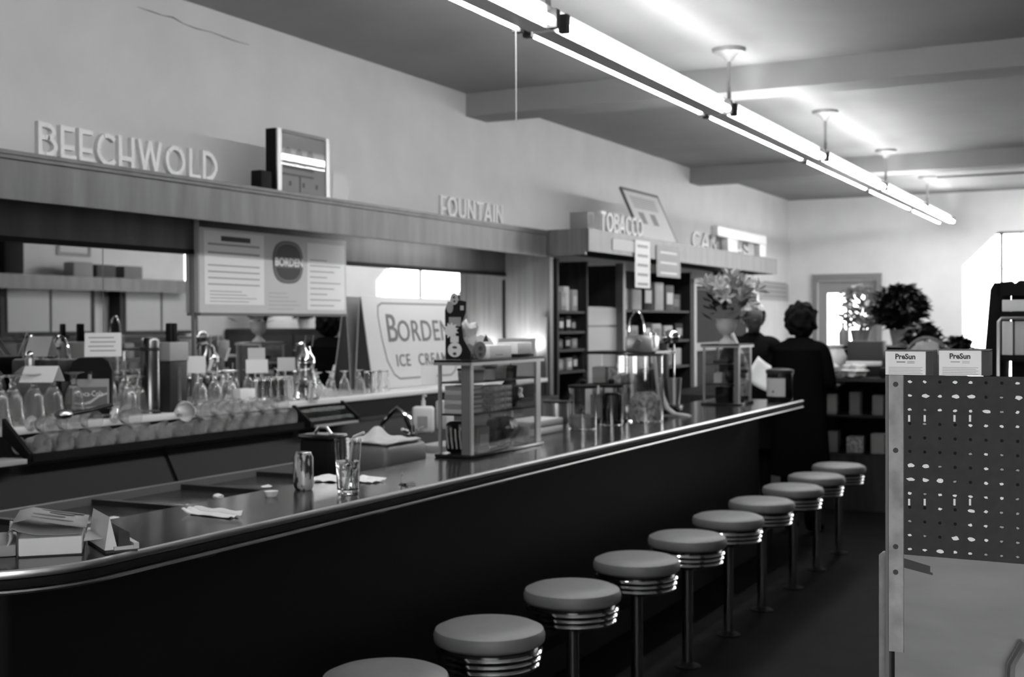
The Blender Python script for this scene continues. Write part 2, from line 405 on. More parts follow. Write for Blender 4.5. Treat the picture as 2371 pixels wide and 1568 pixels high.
# wood end panel of the niche
t = thing('end_panel', 'wood veneer end panel between fountain and tobacco shelves', 'panel', (-4.2, 8.62, 0)); o = (-4.2, 8.62, 0)
B(o).box(XL, -4.13, 8.605, 8.645, 0, 2.149).build('board', WOOD2, t, smooth=False)
B(o).box(-4.13, -4.075, 8.6, 8.66, 0, 2.07).build('edge_post', WOOD, t, smooth=False)
B(o).box(XL+.001, XL+.02, 8.585, 8.604, 1.152, 1.9).build('corner_bead', BLACK, t, smooth=False)
# tobacco canopy
XT = -3.76
t = thing('tobacco_canopy', 'projecting wood canopy over the tobacco shelves', 'canopy', (XT, 8.62, 2.105)); o = (XT, 8.62, 2.105)
B(o).box(XT-.03, XT, 8.62, 13.9, 2.105, 2.275).build('fascia_board', WOOD, t, smooth=False)
B(o).box(XF-.03, XT-.0302, 8.62, 8.65, 2.08, 2.274).build('return_board', WOOD2, t, smooth=False)
B(o).box(XL, XT-.0302, 13.87, 13.9, 2.105, 2.275).build('end_board', WOOD2, t, smooth=False)
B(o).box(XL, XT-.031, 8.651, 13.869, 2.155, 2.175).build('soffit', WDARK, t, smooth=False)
B(o).box(XL, XT-.031, 8.651, 13.869, 2.255, 2.273).build('cap_board', WOOD, t, smooth=False)
B(o).box(XT-.14, XT-.1, 8.7, 13.7, 2.115, 2.1545).build('rail', DGREY, t, smooth=False)

# ------------------------------------------------------------------ lettering on the canopies (tall deco capitals)
def arc(cx, cy, rx, ry, a0, a1, n=12):
    return [(cx+rx*math.cos(math.radians(a0+(a1-a0)*i/n)), cy+ry*math.sin(math.radians(a0+(a1-a0)*i/n))) for i in range(n+1)]
LET = {
 'B': (.42, [[(.07, 0), (.07, 1)], [(.07, .95)]+arc(.2, .76, .15, .19, 90, -90)+[(.07, .57)], [(.07, .565), (.26, .565)], [(.07, .56)]+arc(.2, .31, .19, .26, 90, -90)+[(.07, .05)]]),
 'E': (.36, [[(.07, 0), (.07, 1)], [(.07, .95), (.32, .95)], [(.07, .36), (.3, .36)], [(.07, .05), (.34, .05)]]),
 'C': (.46, [arc(.29, .5, .22, .46, 50, 310, 18)]),
 'H': (.44, [[(.07, 0), (.07, 1)], [(.37, 0), (.37, 1)], [(.07, .3), (.37, .3)]]),
 'W': (.62, [[(.05, 1), (.17, .03)], [(.17, .03), (.31, .98)], [(.31, .98), (.45, .03)], [(.45, .03), (.57, 1)]]),
 'O': (.56, [arc(.28, .5, .22, .45, 0, 360, 24)]),
 'L': (.34, [[(.07, 0), (.07, 1)], [(.07, .05), (.32, .05)]]),
 'D': (.46, [[(.07, 0), (.07, 1)], [(.07, .95)]+arc(.14, .5, .26, .45, 90, -90)+[(.07, .05)]]),
 'F': (.34, [[(.07, 0), (.07, 1)], [(.07, .95), (.32, .95)], [(.07, .36), (.28, .36)]]),
 'U': (.46, [[(.07, 1)]+arc(.23, .24, .16, .2, 180, 360)+[(.39, 1)]]),
 'N': (.5, [[(.07, 0), (.07, 1)], [(.07, .97), (.41, .03)], [(.41, 0), (.41, 1)]]),
 'T': (.42, [[(.21, 0), (.21, 1)], [(.03, .95), (.39, .95)]]),
 'A': (.48, [[(.04, 0), (.24, .98)], [(.24, .98), (.44, 0)], [(.1, .3), (.38, .3)]]),
 'I': (.18, [[(.09, 0), (.09, 1)]]),
 'M': (.6, [[(.07, 0), (.07, 1)], [(.07, .97), (.3, .2)], [(.3, .2), (.53, .97)], [(.53, 0), (.53, 1)]]),
 'R': (.44, [[(.07, 0), (.07, 1)], [(.07, .95)]+arc(.2, .72, .17, .23, 90, -90)+[(.07, .49)], [(.2, .49), (.38, .02)]]),
 'S': (.42, [arc(.21, .74, .15, .21, 20, 260, 10)+arc(.21, .27, .16, .22, 90, -160, 10)]),
}
def letter(ch, h, sx, depth, st):
    b = B(); kk = 0
    for pl in LET[ch][1]:
        pts = [Vector((u*h*sx, v*h)) for u, v in pl]
        for p, q in zip(pts, pts[1:]):
            kk += 1; d = (q-p); L = d.length
            if L < 1e-6: continue
            d /= L; n = Vector((-d.y, d.x))*st/2; e = d*st*.28
            a, c = p-e, q+e
            b.prism([(a-n), (c-n), (c+n), (a+n)], depth+.0007*(kk % 5), FX((0, 0, 0)))
    return b
def lettering(name, word, y0, y1, x, z, h, label, depth=.03, st=.026, extra=0.0):
    wid = sum(LET[c][0] for c in word if c != ' ') + .5*word.count(' ')
    sx = (y1-y0)/(wid*h)
    t = thing(name, label, 'sign lettering', (x, y0, z)); u = 0
    for c in word:
        if c == ' ': u += .5; continue
        o = letter(c, h, sx*.9, depth*.75, st*.85).build('letter', LETTER, t, loc=(0, (u+.02)*h*sx, 0), smooth=False)
        u += LET[c][0]
    return t
zc = 2.2685
lettering('beechwold_lettering', 'BEECHWOLD', P(84, 350, x=XF).y, P(508, 413, x=XF).y, XF-.025, zc, .135, 'white raised capitals BEECHWOLD standing on the canopy', st=.024)
lettering('fountain_lettering', 'FOUNTAIN', P(1020, 495, x=XF).y, P(1168, 510, x=XF).y, XF-.025, zc, .125, 'white raised capitals FOUNTAIN standing on the canopy', st=.024)
lettering('tobacco_lettering', 'TOBACCO', P(1393, 540, x=XT).y, P(1492, 550, x=XT).y, XT-.03, 2.2755, .145, 'white raised capitals TOBACCO standing on the projecting canopy', st=.03)
lettering('cameras_lettering', 'CAMERAS', P(1626, 570, x=XT).y, P(1758, 585, x=XT).y, XT-.13, 2.2755, .15, 'white raised capitals CAMERAS, half hidden, on the far canopy end', st=.03)

# ------------------------------------------------------------------ things standing on the canopies
# glazed poster frame
y0, y1 = P(642, 430, x=XF-.02).y, P(762, 450, x=XF-.02).y
t = thing('poster_case', 'metal framed glazed poster case standing on the canopy beside BEECHWOLD', 'poster case', (XF-.02, y0, zc)); o = (XF-.02, y0, zc); xx = XF-.02
zt = zc+.335
B(o).box(xx-.075, xx-.008, y0, y1, zc+.003, zt).build('case_body', BLACK, t, smooth=False)
B(o).box(xx-.006, xx+.004, y0, y0+.035, zc, zt).build('frame_side', ALU, t, smooth=False)
B(o).box(xx-.006, xx+.004, y1-.03, y1, zc, zt).build('frame_side', ALU, t, smooth=False)
B(o).box(xx-.006, xx+.004, y0+.036, y1-.031, zt-.018, zt).build('frame_top', MGREY, t, smooth=False)
b = B(o); rect(b, FX((xx-.0075, 0, 0)), y0+.036, y1-.031, zc, zt-.019, .001); b.build('poster', PAPER3, t, smooth=False)
b = B(o)
F_ = FX((xx-.006, 0, 0))
W_ = y1-y0
rect(b, F_, y0+.06, y0+.34*W_/.5*1.05, zc+.13, zc+.205, .0008)
for k in range(3): disc(b, F_, y0+.1+k*.1, zc+.215, .03, .0008)
rect(b, F_, y0+.2, y0+.215, zc+.01, zc+.1, .0008); rect(b, F_, y0+.05, y0+.33, zc+.095, zc+.105, .0008)
for k in range(3): rect(b, F_, y0+.11+k*.12, y0+.13+k*.12, zc+.04, zc+.065, .0008)
b.build('print', INK2, t, smooth=False)
B(o).box(xx-.003, xx-.001, y0+.036, y1-.031, zc+.002, zt-.019).build('glass', PANE, t, smooth=False)
tag(B((XF-.05, y0-.14, zc)).box(XF-.1, XF-.03, y0-.12, y0-.03, zc+.001, zc+.1, .006).build('black_box', BLACK), 'small black box beside the glazed poster case', 'box')
ty = P(782, 455, x=XF-.03).y
b = B((XF-.03, ty, zc)); b.prism([(ty-.06, zc), (ty+.1, zc), (ty+.12, zc+.14), (ty-.05, zc+.16)], .003, FX((XF-.03, 0, 0)))
tag(b.build('paper_notice', PAPER2, smooth=False), 'small pale notice leaning right of the poster case', 'notice')
# box + notices + frame on tobacco canopy
q = P(1335, 530, y=8.52)
t = thing('carton', 'brown carton at the corner of the projecting canopy', 'box', (XT-.085, 8.66, 2.276))
B().box(-.08, .07, -.02, .1, 0, .125, .003).build('carton_body', CARDG, t)
B().box(.0703, .072, .01, .07, .02, .11).build('label_panel', INK2, t)
fy0, fy1 = P(1488, 552, x=XT-.05).y, P(1568, 558, x=XT-.05).y
t = thing('leaning_picture', 'pale framed picture leaning back above the tobacco sign', 'picture', (XT-.05, fy0, 2.276))
b = B()
pa = P(1455, 410, x=XT-.28)
H_ = .46; lean = math.radians(24); Ls = fy1-fy0
R_ = Matrix.Rotation(-lean, 3, 'Y')
def leanbox(bb, y0, y1, z0, z1, x0, x1): bb.cbox(R_ @ Vector(((x0+x1)/2, (y0+y1)/2, (z0+z1)/2)), (x1-x0, y1-y0, z1-z0), rot=R_)
leanbox(b, 0, Ls, .004, H_, -.012, 0); b.build('backing', PAPER2, t, smooth=False)
b = B()
leanbox(b, -.02, 0, .004, H_+.02, -.014, .008); leanbox(b, 0, Ls, H_, H_+.02, -.014, .008); b.build('frame', MGREY, t, smooth=False)
b = B(); leanbox(b, Ls, Ls+.015, .004, H_+.02, -.014, .006); b.build('frame_edge', PAPER3, t, smooth=False)
b = B()
for k in range(2): leanbox(b, .16+k*.28, .29+k*.28, .15, .26, .0005, .002)
for k in range(6): leanbox(b, .12, Ls-.15, .3+k*.02, .308+k*.02, .0005, .0015)
b.build('print', CARDG, t, smooth=False)
nz = 2.276
def hung(name, px0, py0, px1, py1, x, lab, m, lines=0, curl=0.0):
    a, c = P(px0, py0, x=x), P(px1, py1, x=x)
    o = (x, a.y, a.z); t = thing(name, lab, 'notice', o)
    h = a.z-c.z; L = c.y-a.y; b = B(); n = 6
    pts = [(L*0, -h), (L, -h), (L, 0), (0, 0)]
    b.prism(pts, .002, FX((0, 0, 0))); b.build('sheet', m, t, smooth=False)
    if lines:
        b = B()
        for k in range(lines): rect(b, FX((.002, 0, 0)), L*.15, L*.85, -h*(k+.6)/lines-h*.03, -h*(k+.6)/lines+h*.03, .0006)
        b.build('print', PAPER3 if m is PAPER else PAPER, t, smooth=False)
    return t
hung('paper_notice', 1418, 552, 1470, 585, XT+.004, 'white sheet pinned flat on the tobacco canopy face', PAPER2)
hung('paper_notice', 1470, 555, 1505, 668, XT+.012, 'long white notice hanging below the tobacco canopy', PAPER, 5)
hung('paper_notice', 1520, 568, 1575, 645, XT+.006, 'grey price notice with three white bars hanging from the canopy', PAPER3, 3)
# white stand on the far end of the canopy
wy0, wy1 = P(1662, 520, x=XT-.02).y, P(1768, 540, x=XT-.02).y
t = thing('white_display_stand', 'bright white bench-shaped stand on the far canopy end', 'stand', (XT+.0, wy0, 2.276)); Lw = wy1-wy0
B().box(-.08, .0, -.05, Lw+.05, .13, .235, .012).build('top', WPLAS, t)
B().box(-.07, -.002, .28, .62, 0, .1298, .006).build('leg', WPLAS, t); B().box(-.07, -.002, Lw-.2, Lw+.04, 0, .1298, .006).build('leg', WPLAS, t)
# ------------------------------------------------------------------ menu board
XM = -4.43
a, c = P(460, 527, x=XM), P(802, 722, x=XM)
y0, y1, z0, z1 = a.y, c.y, P(470, 724, x=XM).z, a.z+.005
t = thing('menu_board', 'white fountain menu board with an oval emblem, hanging over the mirror', 'menu board', (XM, y0, z0)); o = (XM, y0, z0)
B(o).box(XM-.02, XM, y0, y1, z0, z1).build('panel', PAPER2, t, smooth=False)
B(o).box(XM-.022, XM+.004, y0-.012, y0-.0005, z0, z1+.05).build('edge_strip', PAPER3, t, smooth=False)
B(o).box(XM-.022, XM+.008, y0, y1, z0-.016, z0-.0005).build('bottom_rail', INK2, t, smooth=False)
Lm, Hm = y1-y0, z1-z0; F_ = FX((XM, y0, z0))
b = B(o)
rect(b, F_, .03*Lm, .40*Lm, .1*Hm, .97*Hm, .002); b.build('price_sheet', PAPER, t, smooth=False)
b = B(o); rect(b, F_, .7*Lm, .985*Lm, .05*Hm, .93*Hm, .002); b.build('price_sheet', PAPER, t, smooth=False)
b = B(o)
for k in range(4): rect(b, F_, .05*Lm, .37*Lm, (.33+.075*k)*Hm, (.346+.075*k)*Hm, .0008, .0025)
for k in range(2): rect(b, F_, .05*Lm, .37*Lm, (.7+.1*k)*Hm, (.725+.1*k)*Hm, .0008, .0025)
for k in range(9): rect(b, F_, .72*Lm, (.9+.06*math.sin(k*2.1))*Lm, (.1+.075*k)*Hm, (.114+.075*k)*Hm, .0008, .0025)
for k in range(4): rect(b, F_, .06*Lm, (.3+.05*math.sin(k*1.7))*Lm, (.13+.04*k)*Hm, (.14+.04*k)*Hm, .0008, .0025)
for k in range(5): rect(b, F_, .43*Lm, (.6+.05*math.sin(k*1.3))*Lm, (.05+.05*k)*Hm, (.058+.05*k)*Hm, .0008, .0005)
b.build('menu_lines', PAPER3, t, smooth=False)
b = B(o); rect(b, F_, .13*Lm, .31*Lm, .855*Hm, .915*Hm, .002, .0025); b.build('menu_heading', INK, t, smooth=False)
def superell(cu, cv, ru, rv, n=28, p=2.6):
    out = []
    for i in range(n):
        a = 2*PI*i/n; c, s = math.cos(a), math.sin(a)
        out.append((cu+ru*math.copysign(abs(c)**(2/p), c), cv+rv*math.copysign(abs(s)**(2/p), s)))
    return out
ec, ev = .565*Lm, .655*Hm
em = B(o).prism(superell(ec, ev, .105*Lm, .275*Hm), .003, FX((XM, y0, z0))).build('emblem', INK2, t, smooth=False)
B(o).prism(superell(ec, ev, .092*Lm, .24*Hm), .001, FX((XM+.003, y0, z0))).build('emblem_field', CARDG, em, smooth=False)
B(o).prism(superell(ec, ev, .088*Lm, .23*Hm), .001, FX((XM+.004, y0, z0))).build('emblem_centre', INK, em, smooth=False)
b = B(o); rect(b, FX((XM+.005, y0, z0)), ec-.1*Lm, ec+.1*Lm, ev-.075*Hm, ev+.065*Hm, .0008); b.build('emblem_band', INK2, em, smooth=False)
text('emblem_text', 'BORDEN', FX((XM+.006, y0, z0)), ec, ev-.05*Hm, .14*Hm*1.0, PAPER, em, sx=1.05, off=o, align='CENTER', bold=.002)
# ================================================================== serving counter
ZT, CF, CB, CY1 = 1.02, -2.165, -2.585, 8.67
CR = .34; cyc = 2.15
def edge_path(inset=0.0, y_end=CY1):
    p = [((CF-inset, y_end, 0), (1, 0, 0)), ((CF-inset, 5.0, 0), (1, 0, 0)), ((CF-inset, cyc, 0), (1, 0, 0))]
    for i in range(1, 15):
        a = PI/2*i/14; p.append(((CF-CR+(CR-inset)*math.cos(a), cyc-(CR-inset)*math.sin(a), 0), (math.cos(a), -math.sin(a), 0)))
    p.append(((-3.4, cyc-CR+inset, 0), (0, -1, 0)))
    return p
t = thing('serving_counter', 'long black topped lunch counter with metal edging and rounded near corner', 'counter', (CF, 5, 0)); o = Vector((CF, 5, 0))
out = [Vector(p).xy for p, n in edge_path(.004)]
poly = [(v.x, v.y) for v in out] + [(-3.4, cyc-CR+.44), (CB-.12, cyc-CR+.44)] + \
       [(CB-.12+.12*math.sin(PI/2*i/6), cyc-CR+.44+.12*(1-math.cos(PI/2*i/6))) for i in range(1, 7)] + [(CB, 5.1), (CB-.22, 5.2), (CB-.22, CY1)]
b = B(o); b.prism(poly, .03, ((0, 0, ZT-.03), (1, 0, 0), (0, 1, 0), (0, 0, 1))); b.build('countertop', LAM, t, ang=30)
pa = [(Vector(p), Vector(n)) for p, n in edge_path(0)]
def band(z0, z1, u0, u1, nm, m_):
    b = B(o); b.sweep([(u0, z0), (u1, z0+.002), (u1+.002, (z0+z1)/2), (u1, z1-.002), (u0, z1)], pa); b.build(nm, m_, t)
band(ZT-.018, ZT+.002, -.0038, .006, 'edge_band', EDGE)
band(ZT-.040, ZT-.0182, -.0038, .002, 'edge_groove', BLACK)
band(ZT-.053, ZT-.0402, -.0038, .006, 'edge_band', STEEL)
pf = [(Vector(p), Vector(n)) for p, n in edge_path(.30, CY1-.05)]
b = B(o); b.sweep([(-.04, 0), (0, 0), (0, ZT-.0305), (-.04, ZT-.0305)], pf); b.build('front_panel', FRONT, t)
b = B(o); b.sweep([(0, .0), (.1, .0), (.1, .12), (0, .12)], [(p, n) for p, n in pf]); b.build('kick_ledge', BLACK, t)
b = B(o); b.box(CB+.02, CF-.3, CY1-.06, CY1-.03, 0, ZT-.0305); b.build('end_board', FRONT, t, smooth=False)
for i, (px, py) in enumerate([(470, 1318), (872, 1208), (1152, 1132), (1345, 1078), (1492, 1040)]):
    q = P(px, py, x=CF-.09)
    b = B(o); b.prism([(CF-.2, ZT-.0305), (CF-.04, ZT-.0305), (CF-.04, ZT-.06), (CF-.07, ZT-.078), (CF-.2, ZT-.08)], .05, ((0, q.y+.02, 0), (1, 0, 0), (0, 0, 1), (0, -1, 0)))
    b.build('bracket', DGREY, t, smooth=False)
# ice-cream freezer cabinets and sink behind the counter
FZ, FX0, FX1 = .95, -3.39, -2.64
t = thing('freezer_cabinet', 'dark ice cream freezer with sunken lids behind the near counter', 'freezer', (-3.0, 3.2, 0)); o = (-3.0, 3.2, 0); FY0 = 2.3
B(o).box(FX0, FX1, FY0, 4.55, 0, FZ-.035).build('body', DGREY, t, smooth=False)
b = B(o).box(FX0, FX0+.03, FY0, 4.55, FZ-.0348, FZ); b.build('rim', MGREY, t, smooth=False)
B(o).box(FX1-.05, FX1, FY0, 4.55, FZ-.0348, FZ).build('rim', DGREY, t, smooth=False)
for k in range(5):
    yy = 2.37+k*.46
    B(o).box(FX0+.031, FX1-.051, yy-.015, yy+.015, FZ-.0348, FZ-.008).build('divider', DGREY, t, smooth=False)
    if k < 4:
        B(o).box(FX0+.06, FX1-.08, yy+.03, yy+.43, FZ-.0348, FZ-.022, .006).build('lid', BLACKG, t)
for i, (px, py, s_) in enumerate([(263, 1196, .028), (436, 1164, .016), (505, 1145, .03), (585, 1128, .014), (616, 1123, .03), (652, 1122, .014)]):
    q = P(px, py, z=FZ-.005)
    s_ *= .62; b = B(); bmesh.ops.create_icosphere(b.bm, subdivisions=2, radius=1)
    for v in b.bm.verts: v.co = Vector((v.co.x*s_, v.co.y*s_*1.3, (v.co.z+.9)*s_*.45)) * (1+.2*math.sin(v.co.x*7+i)*math.cos(v.co.y*9))
    tag(b.build('paper_scrap', PAPER, loc=(q.x, q.y, FZ-.02)), 'small crumpled white scrap on the freezer lids, %s from the left' % ORD[i], 'scrap', 'scraps on the freezer')
t = thing('sink_unit', 'dark bar sink unit behind the counter by the faucet', 'sink', (-3.05, 5.3, 0)); o = (-3.05, 5.3, 0)
SZ = .93
B(o).box(FX0, FX1, 4.6, 6.6, 0, SZ-.16).build('body', DGREY, t, smooth=False)
b = B(o).box(FX0, FX0+.06, 4.6, 6.6, SZ-.1598, SZ).box(FX1-.06, FX1, 4.6, 6.6, SZ-.1598, SZ)
for yy in (4.6, 5.2, 5.9, 6.55): b.box(FX0+.0601, FX1-.0601, yy, yy+.05, SZ-.1598, SZ)
b.build('basin_deck', STEEL, t, smooth=False)
q = P(955, 1010, z=SZ)
t = thing('faucet', 'chrome gooseneck faucet on the bar sink', 'faucet', (q.x, q.y, SZ))
e = P(884, 978, y=q.y-.05); d_ = e-Vector((q.x, q.y, SZ))
B().lathe([(0, 0), (.03, 0), (.03, .012), (.016, .02), (.014, .06), (0, .06)], 14).build('base', CHROME, t)
B().tube([(0, 0, .05), (d_.x*.1, d_.y*.1, .1), (d_.x*.5, d_.y*.5, .16), (d_.x*.93, d_.y*.93, d_.z+.005), (d_.x, d_.y, d_.z-.01), (d_.x, d_.y, d_.z-.035)], .012, 8).build('spout', CHROME, t)
for s_ in (-1, 1): B().tube([(0, s_*.05, .03), (0, s_*.11, .045)], .009, 6).build('tap_handle', CHROME, t)
q = P(952, 992, z=SZ+.02)
t = thing('soap_dispenser', 'white pump soap bottle behind the faucet', 'bottle', (q.x+.12, q.y-.06, SZ+.001), rz=.4)
B().box(-.062, .062, -.04, .04, 0, .155, .018, 3).build('bottle', WPLAS, t)
B().tube([(0, 0, .155), (0, 0, .19)], .012, 8).tube([(0, 0, .19), (0, 0, .215), (.02, -.03, .218)], .007, 6).build('pump', WPLAS, t)
B().box(-.03, .03, -.0415, -.04, .03, .1).build('label', PAPER3, t)
q = P(975, 985, z=SZ+.02)
tag(B((q.x+.14, q.y+.05, SZ)).box(q.x+.1, q.x+.18, q.y, q.y+.09, SZ+.001, SZ+.17, .01).build('white_carton', PAPER), 'white carton right behind the soap bottle', 'carton')
# towel over a dark rounded tub
q = P(895, 1065, z=ZT-.1)
t = thing('grey_tub', 'dark rounded tub behind the counter near the keys', 'tub', (-2.80, 4.33, FZ-.0215))
B().box(-.1, .1, -.14, .18, 0, .15, .035, 3).build('tub_body', MGREY, t)
b = B(); n = 14
vs = [[b.v((-.11+.2*i/n, -.13+.26*j/n, .152+.012*math.sin(i*.9)*math.sin(j*.7)+.05*math.exp(-((i/n-.42)**2)/.05-((j/n-.4)**2)/.06))) for j in range(n+1)] for i in range(n+1)]
for i in range(n):
    for j in range(n): b.bm.faces.new([vs[i][j], vs[i+1][j], vs[i+1][j+1], vs[i][j+1]])
tw = b.build('towel', CLOTH, loc=(-2.80, 4.33, FZ-.0215)); md = tw.modifiers.new('thick', 'SOLIDIFY'); md.thickness = .006; md.offset = 1
tag(tw, 'grey bar towel heaped on the dark tub', 'towel')
for k in range(3):
    tag(B((-2.75, 4.72, FZ)).box(-2.85, -2.66, 4.66, 4.95, SZ+.001+.035*k, SZ+.034+.035*k, .003).build('white_tray', [PAPER2, PAPER, PAPER3][k]),
        'pale flat box behind the counter, %s of three stacked' % ['lowest', 'middle', 'topmost'][k], 'box', 'flat boxes stacked behind the counter')
t = thing('black_canister', 'square black lidded canister behind the drinking glass', 'canister', (-3.02, 4.2, FZ-.0215))
B().box(-.075, .075, -.06, .06, 0, .165, .012).build('body', BLACK, t); B().box(-.08, .08, -.065, .065, .1655, .185, .006).build('lid', BLACKG, t)
B().tube([(-.04, 0, .185), (-.02, 0, .21), (.02, 0, .21), (.04, 0, .185)], .007, 6).build('handle', STEEL, t)

# ------------------------------------------------------------------ stools
t0 = thing('counter_stool', '', 'stool', (-1.88, 2.9, 0), group='chrome stools along the counter')
B().lathe([(0, .548), (.168, .548), (.1765, .556), (.1785, .575), (.172, .592), (.15, .602), (.1, .607), (0, .6085)], 48).build('seat_cushion', CUSH, t0)
for k, z in enumerate((.5245, .504, .4835)):
    rr = .17-.004*k
    B().lathe([(rr-.02, z-.009), (rr-.003, z-.009), (rr, z-.004), (rr+.0015, z), (rr, z+.004), (rr-.003, z+.009), (rr-.02, z+.009)], 48).build('chrome_band', CHROME, t0)
B().lathe([(0, .47), (.12, .47), (.148, .478), (.155, .4805), (.155, .547), (0, .547)], 40).build('seat_pan', BLACKG, t0)
B().lathe([(0, .022), (.024, .022), (.024, .44), (.05, .4695), (0, .4695)], 20).build('post', CHROME, t0)
B().lathe([(0, 0), (.06, 0), (.06, .006), (.04, .012), (.0245, .022), (0, .022)], 28).build('floor_flange', BLACK, t0)
STY = [2.897, 3.50, 4.155, 4.79, 5.403, 6.04, 6.64, 7.28, 7.88, 8.52]
for i, yy in enumerate(STY):
    lab = 'round grey vinyl stool on a chrome post, ' + (['nearest, cut off by the bottom edge', 'second nearest in the row', 'third in the row from the camera', 'fourth in the row from the camera', 'fifth in the row from the camera',
        'fifth from the far end of the row', 'fourth from the far end of the row', 'third from the far end of the row', 'second from the far end of the row', 'farthest in the row'][i])
    if i == 0: t0['label'] = lab
    else: dup(t0, (-1.88+.004*math.sin(i*2), yy, 0), rz=i*.3, label=lab)

# ------------------------------------------------------------------ things on the counter
q = P(703, 1134, z=ZT)
t = thing('soda_can', 'patterned aluminium soda can standing on the counter', 'can', (q.x, q.y, ZT+.0005))
B().lathe([(0, .004), (.022, .004), (.024, 0), (.027, 0), (.0325, .012), (.033, .02), (.033, .106), (.027, .118), (.0265, .122)], 32).build('can_body', CANP, t)
B().lathe([(.0264, .1222), (.0245, .1235), (.0235, .1215), (.0225, .118), (0, .118)], 32).build('lid', STEEL, t)
B().prism([(-.006, -.012), (.006, -.012), (.007, .004), (0, .01), (-.007, .004)], .0015, ((0, 0, .119), (1, 0, 0), (0, 1, 0), (0, 0, 1))).build('pull_tab', CHROME, t)
q = P(806, 1144, z=ZT)
t = thing('drinking_glass', 'tall tumbler of clear drink with a bent straw', 'glass', (q.x, q.y, ZT+.0005))
B().lathe([(0, 0), (.031, 0), (.034, .003), (.044, .175), (.0425, .1755), (.033, .02), (.028, .014), (0, .013)], 32).build('tumbler', GLASS, t)
B().lathe([(0, .0145), (.0275, .0148), (.0325, .0215), (.0382, .105), (0, .105)], 28).build('drink', GLASS2, t)
rng = random.Random(5)
for k in range(4):
    r_ = Matrix.Rotation(rng.random()*3, 3, Vector((rng.random(), rng.random(), 1)).normalized())
    B().cbox((.016*math.cos(k*1.6), .016*math.sin(k*1.6), .092), (.02, .02, .02), .003, 2, r_).build('ice_cube', GLASS, t)
B().tube([(-.012, .008, .016), (.018, -.005, .15), (.024, -.008, .172), (.03, -.01, .184), (.075, -.02, .2)], .0045, 8).build('straw', WPLAS, t)
def napkin(lab, qa, w, d, rz, m_=PAPER, seed=1, nm='napkin'):
    b = B(); n = 8
    vs = [[b.v((-w/2+w*i/n, -d/2+d*j/n, .0015+.006*abs(math.sin(i*.8+seed)*math.cos(j*.9+seed*2))+(.01 if i == 0 or j == n else 0))) for j in range(n+1)] for i in range(n+1)]
    for i in range(n):
        for j in range(n): b.bm.faces.new([vs[i][j], vs[i+1][j], vs[i+1][j+1], vs[i][j+1]])
    o = b.build(nm, m_, loc=(qa.x, qa.y, ZT+.0005), rz=rz)
    s = o.modifiers.new('thick', 'SOLIDIFY'); s.thickness = .0012; s.offset = 1
    return tag(o, lab, 'napkin', 'paper napkins on the counter')
napkin('crumpled white napkin lying alone left of the soda can', P(490, 1193, z=ZT), .19, .055, -.1, seed=1)
napkin('white napkin between the soda can and the tumbler', P(762, 1113, z=ZT), .1, .1, .2, seed=3)
napkin('white napkin just right of the tumbler', P(852, 1115, z=ZT), .1, .08, -.2, seed=5)
q = P(628, 1150, z=ZT); b = B(); b.lathe([(0, 0), (.017, 0), (.022, .014), (.0225, .017), (0, .0165)], 16)
tag(b.build('creamer_cup', WPLAS, loc=(q.x, q.y, ZT+.0005)), 'tiny white creamer cup left of the soda can', 'cup')
q = P(932, 1122, z=ZT); t = thing('key_bunch', 'small bunch of keys lying on the counter', 'keys', (q.x, q.y, ZT+.0006))
B().lathe([(.012, 0), (.0145, .0012), (.012, .0024), (.0095, .0012), (.012, 0)], 18).build('ring', CHROME, t)
for k, a in enumerate((.3, 1.1, -.5)):
    b = B(); r_ = Matrix.Rotation(a, 3, 'Z')
    b.cbox(r_ @ Vector((.03, 0, .003+.002*k)), (.03, .007, .0018), rot=r_); b.cbox(r_ @ Vector((.012, 0, .003+.002*k)), (.014, .018, .0018), rot=r_)
    b.build('key', STEEL if k else BLACKG, t)
B().tube([(-.005, .005, .004), (-.012, .01, .02), (-.006, .012, .034)], .004, 6).build('fob', PAPER3, t)
# books
q0, q1 = P(42, 1293, z=ZT), P(190, 1285, z=ZT)
rzb = math.atan2(q1.y-q0.y, q1.x-q0.x); Wb = (q1-q0).length; Db = .2; hb = .044
t = thing('thick_paperback', 'thick paperback with its cover folded back, at the near counter end', 'book', (q0.x, q0.y, ZT+.0005), rz=rzb)
B().box(0, Wb, .004, Db, .002, hb, .003).build('page_block', PAPER, t)
B().box(-.001, Wb+.002, .002, Db+.002, 0, .0018).build('back_cover', INK, t)
b = B(); n = 16; prof = [(Wb, hb+.004), (Wb*.7, hb+.004), (Wb*.3, hb+.006), (.0, hb+.016), (-.018, hb+.026), (-.012, hb+.04), (.02, hb+.046), (Wb*.35, hb+.04), (Wb*.7, hb+.03), (Wb+.01, hb+.02)]
vs = [[b.v((x, y, z)) for x, z in prof] for y in (.004, Db)]
for i in range(len(prof)-1): b.bm.faces.new([vs[0][i], vs[0][i+1], vs[1][i+1], vs[1][i]])
cv = b.build('folded_cover', PAPER3, t); md = cv.modifiers.new('thick', 'SOLIDIFY'); md.thickness = .0025
b = B()
for k, (u, v_, ru, rv) in enumerate([(.05, .1, .05, .012), (.09, .15, .03, .014), (.06, .05, .06, .008), (.1, .18, .06, .01)]):
    bb = [(u+ru*math.cos(2*PI*i/14), v_+rv*math.sin(2*PI*i/14)) for i in range(14)]
    b.prism([(min(max(x, .025), Wb), y) for x, y in bb], .0012, ((0, 0, hb+.048), (1, 0, -.17), (0, 1, 0), (0, 0, 1)))
b.build('cover_print', INK2, t)
b = B()
b.prism([(Wb+.004, .01), (Wb+.045, .03), (Wb+.03, Db-.01), (Wb+.006, Db)], .003, ((0, 0, .03), (1, 0, 0), (0, 1, 0), (0, 0, 1))).build('loose_leaf', PAPER2, t)
qa = P(228, 1262, z=ZT)
